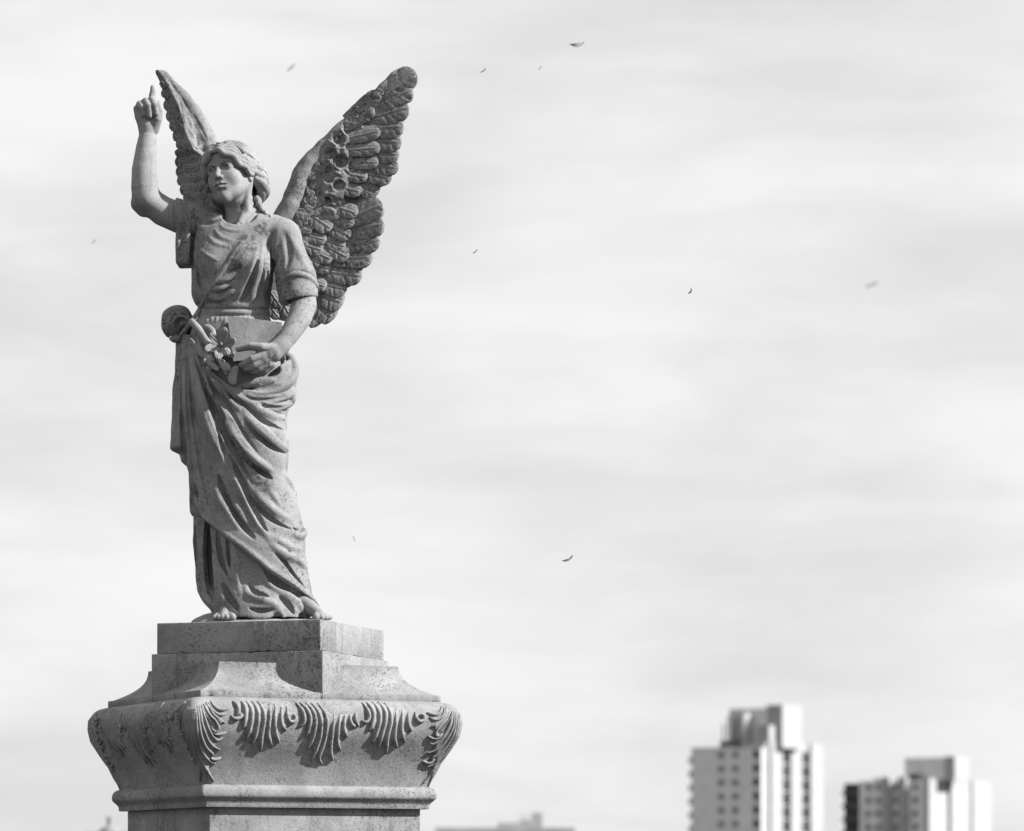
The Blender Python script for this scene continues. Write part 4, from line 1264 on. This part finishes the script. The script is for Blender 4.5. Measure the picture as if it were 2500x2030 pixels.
# --- her right wing, swept back and seen almost edge-on
bord = np.array(c1((350, 95), (430, 205), (500, 330), (560, 470), (600, 640), (670, 790), (740, 840), (800, 1000), (860, 1200), (920, 1330)))
def dr(px, py):
    px = np.asarray(px, dtype=float); py = np.asarray(py, dtype=float)
    xb = np.interp(py, bord[:, 1], bord[:, 0])
    base = 70 + 0.42 * np.clip(530 - py, 0, 400)
    u = px - xb
    return base + np.where(u < 0, -1.25 * u, 0.55 * u)
outr = c1((345, 85), (375, 88), (430, 115), (510, 215), (625, 318), (725, 450), (825, 620), (880, 745), (960, 900), (1010, 1100), (1010, 1330), (930, 1400), (780, 1400), (640, 1260), (600, 1160), (565, 1070), (545, 980), (537, 880), (545, 730), (512, 635), (470, 510), (437, 400), (398, 262), (365, 170))
leadr = c1((365, 105), (450, 190), (560, 320), (650, 440), (740, 600), (800, 740), (860, 900), (900, 1100), (920, 1300))
wr_ = Wing(outr, dr, 10.0, 2.3, leadr, (7, 10, 14, 18, 22, 25, 27, 28, 28))
for pts, r, mo in (([(385, 120), (450, 230), (500, 330), (545, 420), (590, 520), (610, 640)], 4.5, 'add'), ([(440, 150), (500, 250), (560, 350)], 3, 'sub'), ([(540, 290), (600, 400), (640, 470)], 3.5, 'sub'),
                   ([(545, 330), (565, 420), (580, 500)], 4, 'sub'), ([(600, 500), (640, 540), (660, 620)], 4, 'add'), ([(620, 600), (660, 660), (690, 720)], 4, 'add'), ([(690, 640), (700, 720), (690, 790)], 4.5, 'sub'),
                   ([(640, 700), (690, 770), (740, 800)], 4.5, 'add'), ([(700, 760), (760, 790), (820, 770)], 4, 'sub'), ([(660, 480), (720, 580), (780, 700)], 3, 'sub')):
    wr_.v.stroke(c1(*pts), r, mo, 3)
wing_r = sculpt('wing', [wr_.v], 'wing')
wing_r['label'] = 'swept back wing seen almost edge on'
FR = [((500, 470), (440, 385), 60), ((530, 560), (462, 480), 62), ((570, 640), (490, 565), 66), ((590, 700), (518, 655), 70), ((640, 760), (545, 735), 74), ((660, 820), (538, 810), 76), ((690, 890), (537, 890), 78),
      ((700, 960), (545, 980), 78), ((720, 1030), (556, 1055), 78), ((740, 1110), (580, 1130), 80), ((760, 1180), (610, 1195), 80), ((780, 1250), (645, 1262), 80)]
for i, (b, t, w) in enumerate(FR):
    b_, t_ = c1(b, t)
    wr_.feather(wing_r, b_, t_, w * .40, -2.5 + i * .25, sd + 500 + i, 1.8, barbs=4, roll=1.2, quill=.5)
FR2 = [((455, 260), (412, 215), 44), ((480, 340), (425, 300), 48), ((560, 520), (510, 440), 50), ((610, 640), (555, 590), 55), ((690, 760), (610, 745), 60), ((720, 850), (620, 860), 60), ((740, 930), (630, 950), 60), ((760, 1010), (645, 1040), 62),
       ((780, 1090), (660, 1130), 62), ((800, 1170), (690, 1200), 62)]
for i, (b, t, w) in enumerate(FR2):
    b_, t_ = c1(b, t)
    wr_.feather(wing_r, b_, t_, w * .38, 0.5, sd + 540 + i, 1.5, barbs=3, roll=1.0, quill=.5)
del wr_.v

# --- lilies laid along the mantle's edge under her hand
lily = mesh_obj('lily_stem', *[(W(v), f) for v, f in [tube([P(a, b, d) for a, b, d in ((466, 784, -66), (487, 808, -84), (507, 836, -100), (520, 856, -108))], (9, 10, 9.5, 7), 5)]][0], 'skin', ang, origin=sorg)
lily.name = 'lily_spray'
def petal(b, t, w, n, seed, cup=3.0, curl=6.0, dome=2.0):
    V, Fc = leaf(b, t, n, w, dome, cup, skirt=2.2, barbs=0, curl=-curl * .8, seed=seed, nu=16, nv=10, round_=.42, quill=.7)
    mesh_obj('petal', W(V), Fc, 'skin', lily, origin=sorg, sharp=R_(60))
fl = ((540, 842, -116, 36, 6), (521, 882, -112, 22, 6))
for q, (x, y, d, r, n_) in enumerate(fl):
    c = P(x, y, d)
    for i in range(n_):
        a = 2 * math.pi * i / n_ + q * .7 + .3
        dirv = np.array((math.cos(a), -.35, math.sin(a)))
        petal(c + dirv * 2 + np.array((0, 12, 0)), c + dirv * r * (1.1 if i % 2 else .95) + np.array((0, 2 + (i % 2) * 3, 0)), r * .62, np.array((-.55 * math.cos(a), -1, -.55 * math.sin(a))), 900 + q * 10 + i)
    V, Fc = tube([c + np.array((0, 6, 0)), c + np.array((0, -6, 1)), c + np.array((0, -13, 2))], (4, 3.4, 2.2), 8, ((0, 0, 1), 1))
    mesh_obj('stamen', W(V), Fc, 'skin', lily, origin=sorg)
petal(P(548, 852, -132), P(558, 868, -134), 20, (0, -1, .2), 950, 2, 3, 5)
for i, (b, t, w) in enumerate((((566, 938, -112), (578, 893, -122), 24), ((505, 850, -106), (532, 905, -118), 20), ((540, 890, -118), (562, 905, -120), 18), ((480, 830, -92), (510, 880, -106), 16), ((500, 795, -84), (524, 822, -104), 14))):
    V, Fc = leaf(P(*b), P(*t), (-.3, -1, .2), w, 2.5, 0, skirt=5, barbs=0, seed=970 + i, nu=14, nv=8, round_=.22, bend=.12 * (-1) ** i)
    mesh_obj('lily_leaf', W(V), Fc, 'skin', lily, origin=sorg, sharp=R_(60))
V, Fc = tube([P(528, 868, -114), P(545, 895, -118), P(552, 915, -114)], (6, 5, 4), 8)
mesh_obj('stem', W(V), Fc, 'skin', lily, origin=sorg)
del tv, mv, hv

# ================================================================== BACKGROUND
def far(px, py, dist):
    """point dist metres from the camera in direction (px, py)"""
    return ((px - 1250) / F * dist + AXX / S, dist - F / S, (2175 - py) / F * dist + EYE)
def block_obj(name, parent, mat, x0, x1, y0, y1, z0, z1):
    v, f = boxmesh(x0, x1, y0, y1, z0, z1)
    return mesh_obj(name, v, f, mat, parent, smooth=False)
def tower_one():
    D = 770.0
    k = D / F                      # metres per u at that distance
    yaw = R_(-36)
    cx, cy, _ = far(1860, 2000, D)
    t = thing('apartment_tower', 'taller apartment tower, shaded grey side wall, white ribs, antennas on its roof', 'building', (cx, cy, 0), 'tower blocks behind the cemetery', yaw)
    # local frame: the near corner is the origin, left face runs along -x (normal -y), right face along +y (normal +x)
    wl, wr = 168 / math.cos(yaw) * k, 140 / math.cos(math.pi / 2 + yaw) * k
    top = (2175 - 1826) * k + EYE
    fl = 34 * k
    block_obj('wall', t, 'shade_side_wall', -wl, -0.2, 0.3, wr * 0.45, 0, top)
    block_obj('wall', t, 'white_concrete', -wl * .35, 0, 1.2, wr, 0, top + 1.1)
    block_obj('parapet', t, 'shade_side_wall', -wl - .1, -wl * .42, 0.2, wr * 0.45, top, top + 0.35)
    n = int(top / fl)
    for i in range(n):
        z = top - (i + 1) * fl + 0.9
        if z < 1: continue
        for u in (0.42, 0.62):
            w = block_obj('window', t, 'shade_glass', -wl * (1 - u) - .75, -wl * (1 - u) + .75, 0.22, 0.36, z, z + 1.25)
        # projecting balconies on the far left edge
        b = block_obj('balcony', t, 'dark_metal', -wl - 1.15, -wl, 1.0, wr * .40, z - .9, z + .35)
        w = block_obj('window', t, 'dark_glass', -2.2, -.9, 0.22, 0.36, z - .2, z + 1.5)
    # right face: white ribs with dark window bays between
    ribs = ((0.14, 0.36), (0.53, 0.74), (0.92, 1.16))
    for a, b in ribs:
        block_obj('rib', t, 'white_concrete', -0.02, 0.5, wr * a, wr * b, 0, top + 1.4)
    for a, b in ((0.36, 0.53), (0.74, 0.92)):
        for i in range(n):
            z = top - (i + 1) * fl + 0.4
            if z < 1: continue
            block_obj('window', t, 'dark_glass', -0.02, 0.35, wr * a + .1, wr * b - .1, z - .2, z + 2.0)
    # roof plant
    h0 = top
    ph = (2175 - 1726) * k + EYE
    block_obj('penthouse', t, 'shade_side_wall', -wl * .62, -wl * .10, 4.5, 9.5, h0 + .1, ph)
    block_obj('penthouse', t, 'white_concrete', -wl * .12, wl * .10, 5.0, 12.5, h0 + .1, ph + .6)
    block_obj('stair_head', t, 'white_concrete', -wl * .14, wl * .02, 2.2, 4.9, h0 + .1, h0 + 4.6)
    block_obj('roof_cabinet', t, 'dark_metal', -wl * .66, -wl * .36, 2.0, 4.2, h0 + .1, h0 + 1.7)
    mb = MB()
    for j, (x, hh) in enumerate(((-.64, 3.6), (-.58, 5.2), (-.53, 6.6), (-.48, 4.8), (-.44, 6.0))):
        vv, ff = boxmesh(wl * x - .12, wl * x + .12, 2.6 + .2 * j, 2.85 + .2 * j, h0 + 1.6, h0 + 1.6 + hh)
        mesh_obj('antenna', vv, ff, 'dark_metal', t, smooth=False)
    cyl = [(math.cos(a) * 1.1 - wl * .36, math.sin(a) * 1.1 + 3.4, z) for z in (h0 + .1, h0 + 7.2) for a in [i * math.pi / 6 for i in range(12)]]
    cf = [(i, (i + 1) % 12, 12 + (i + 1) % 12, 12 + i) for i in range(12)] + [tuple(range(12, 24))]
    mesh_obj('vent_stack', cyl, cf, 'white_concrete', t)
def tower_two():
    D = 800.0
    k = D / F
    yaw = R_(-34)
    cx, cy, _ = far(2262, 2000, D)
    t = thing('apartment_tower', 'lower broad apartment tower, ribbed grey wall, bright white flank, one box on its roof', 'building', (cx, cy, 0), 'tower blocks behind the cemetery', yaw)
    wl, wr = 196 / math.cos(yaw) * k, 180 / math.cos(math.pi / 2 + yaw) * k
    top = (2175 - 1905) * k + EYE
    fl = 33 * k
    n = int(top / fl)
    block_obj('wall', t, 'concrete', -wl * .80, 0, 0.4, wr, 0, top)
    block_obj('wall', t, 'dark_glass', -wl, -wl * .79, 1.2, wr * .5, 0, top - .4)
    for i in range(n):
        z = top - (i + 1) * fl + 0.9
        block_obj('balcony', t, 'dark_metal', -wl - .2, -wl * .8, 0.5, 1.3, z - .9, z - .1) if z > 1 else None
    for a, b in ((-.50, -.41), (-.31, -.22)):
        block_obj('rib', t, 'white_concrete', wl * a, wl * b, -0.9, 0.42, 0, top + .7)
    block_obj('rib', t, 'concrete', -wl * .62, -wl * .52, 0.1, 0.45, 0, top + .6)
    for i in range(n):
        z = top - (i + 1) * fl + 0.9
        if z < 1: continue
        for u in (-.69, -.57, -.36, -.14):
            block_obj('window', t, 'shade_glass', wl * u - .6, wl * u + .6, 0.06 if u == -.57 else 0.3, 0.47, z, z + 1.3)
    for a, b in ((-.02, .28), (.34, .66), (.70, 1.02)):
        block_obj('wall_panel', t, 'white_concrete', -0.1, 0.9, wr * a, wr * b, 0, top + .35)
    for a in (.31, .68):
        for i in range(n):
            z = top - (i + 1) * fl + 0.9
            if z < 1: continue
            block_obj('window', t, 'dark_glass', -0.05, 0.3, wr * a - .5, wr * a + .5, z, z + 1.3)
    ph = (2175 - 1849) * k + EYE
    block_obj('penthouse', t, 'shade_side_wall', -wl * .36, wl * .10, 4.0, 9.0, top + .05, ph)
    block_obj('stair_head', t, 'white_concrete', wl * .10, wl * .22, 4.2, 10.5, top + .05, ph + .2)
    block_obj('vent', t, 'dark_metal', -wl * .24, -wl * .10, 1.2, 2.4, top + .05, top + 1.4)
tower_one()
tower_two()
def low_house():
    D = 320.0
    k = D / F
    cx, cy, _ = far(1240, 2000, D)
    t = thing('terrace_house', 'long low grey house with a pale chimney beyond the pedestal', 'building', (cx, cy, 0))
    w = 172 * k
    top = (2175 - 2022) * k + EYE
    block_obj('wall', t, 'grey_brick', -w, w, 0, 9, 0, top - .6)
    block_obj('roof', t, 'roof', -w - .2, w * .95, -.3, 9.3, top - .6, top)
    block_obj('dormer', t, 'roof', -25 * k, 62 * k, 0.6, 4, top, top + 13 * k)
    block_obj('chimney', t, 'white_concrete', 58 * k, 84 * k, 1.2, 2.2, top, top + 38 * k)
    block_obj('chimney', t, 'concrete', 28 * k, 55 * k, 2.4, 3.6, top, top + 36 * k)
    block_obj('chimney', t, 'concrete', 140 * k, 158 * k, 1.2, 2.2, top, top + 20 * k)
    for i in range(7):
        x = -w + (i + .7) * 2 * w / 7.4
        block_obj('window', t, 'dark_glass', x - .5, x + .5, -0.06, 0.06, 1.6, 3.2)
low_house()
def domed_grave():
    D = 58.0
    k = D / F
    cx, cy, _ = far(267, 2000, D)
    t = thing('grave_monument', 'distant domed grave monument with small finial behind the pedestal', 'gravestone', (cx, cy, 0))
    z0 = (2175 - 2034) * k + EYE
    block_obj('base', t, 'block', -.42, .42, -.42, .42, 0, .5)
    block_obj('shaft', t, 'block', -.27, .27, -.27, .27, .5, z0 - .12)
    block_obj('cornice', t, 'block', -.33, .33, -.33, .33, z0 - .12, z0)
    def lathe(name, prof):
        n = 20
        v = [(r * math.cos(2 * math.pi * j / n), r * math.sin(2 * math.pi * j / n), z) for z, r in prof for j in range(n)]
        f = [(i * n + j, i * n + (j + 1) % n, (i + 1) * n + (j + 1) % n, (i + 1) * n + j) for i in range(len(prof) - 1) for j in range(n)]
        mesh_obj(name, v, f, 'block', t)
    rr = 26 * k
    lathe('dome', [(z0, rr * 1.02)] + [(z0 + 16 * k * math.sin(a), rr * math.cos(a)) for a in np.linspace(0, 1.5, 8)])
    lathe('finial', [(z0 + 13 * k, 9 * k), (z0 + 22 * k, 5 * k), (z0 + 30 * k, 6.5 * k), (z0 + 38 * k, 6 * k), (z0 + 42 * k, .1 * k)])
domed_grave()

# small dry leaves and bits of down blowing through the air
def blown(px, py, size, dist, ang, curlv, mat, label):
    k = dist / F
    x, y, z = far(px, py, dist)
    L = size * k * S
    c, s_ = math.cos(R_(ang)), math.sin(R_(ang))
    V, Fc = leaf((-L / 2 * c, 0, -L / 2 * s_), (L / 2 * c, L * .1, L / 2 * s_), (-s_ * .9, -.45, c * .9), L * .42, 0, 0, skirt=L * .035, barbs=0, curl=0, seed=int(px), bend=0, round_=.25, nu=12, nv=6, quill=0)
    V = np.array(V)
    t = (V[:, 0] * c + V[:, 2] * s_) / L
    up = curlv * L * (4 * t * t - .5)
    V[:, 0] += -s_ * up; V[:, 2] += c * up
    o = mesh_obj('blown_leaf', V / S, Fc, mat)
    o.location = (x, y, z)
    o['label'] = label; o['category'] = 'leaf'; o['group'] = 'bits blowing through the sky'
for g in ((1410, 108, 36, 17.0, 12, .22, 'dark crescent shaped leaf in the air, largest speck in the sky'),
          (1180, 172, 18, 15.5, 40, .12, 'small dark slanted leaf in the air beside the crescent one'),
          (1318, 166, 12, 20.0, 55, .1, 'faint tiny leaf in the air between the two dark ones'),
          (711, 164, 26, 30.0, 45, .05, 'soft blurred leaf in the sky between the two wing tips'),
          (1160, 614, 16, 15.5, 42, .12, 'small slanting sliver of leaf in the air beside the spread wing'),
          (1685, 711, 17, 15.0, 65, .25, 'steep hooked dark leaf alone in mid sky'),
          (1387, 1364, 30, 15.5, 30, .16, 'long slanted leaf in the air high above the low house roof'),
          (2130, 694, 32, 60.0, 25, .05, 'large very faint blurred leaf in the sky high over the towers'),
          (229, 589, 15, 25.0, 60, .1, 'small blurred leaf in the sky beside the raised arm'),
          (865, 1316, 15, 17.0, -70, .1, 'thin pale upright leaf in the air beside the robe hem')):
    blown(*g[:6], 'feathers', g[6])
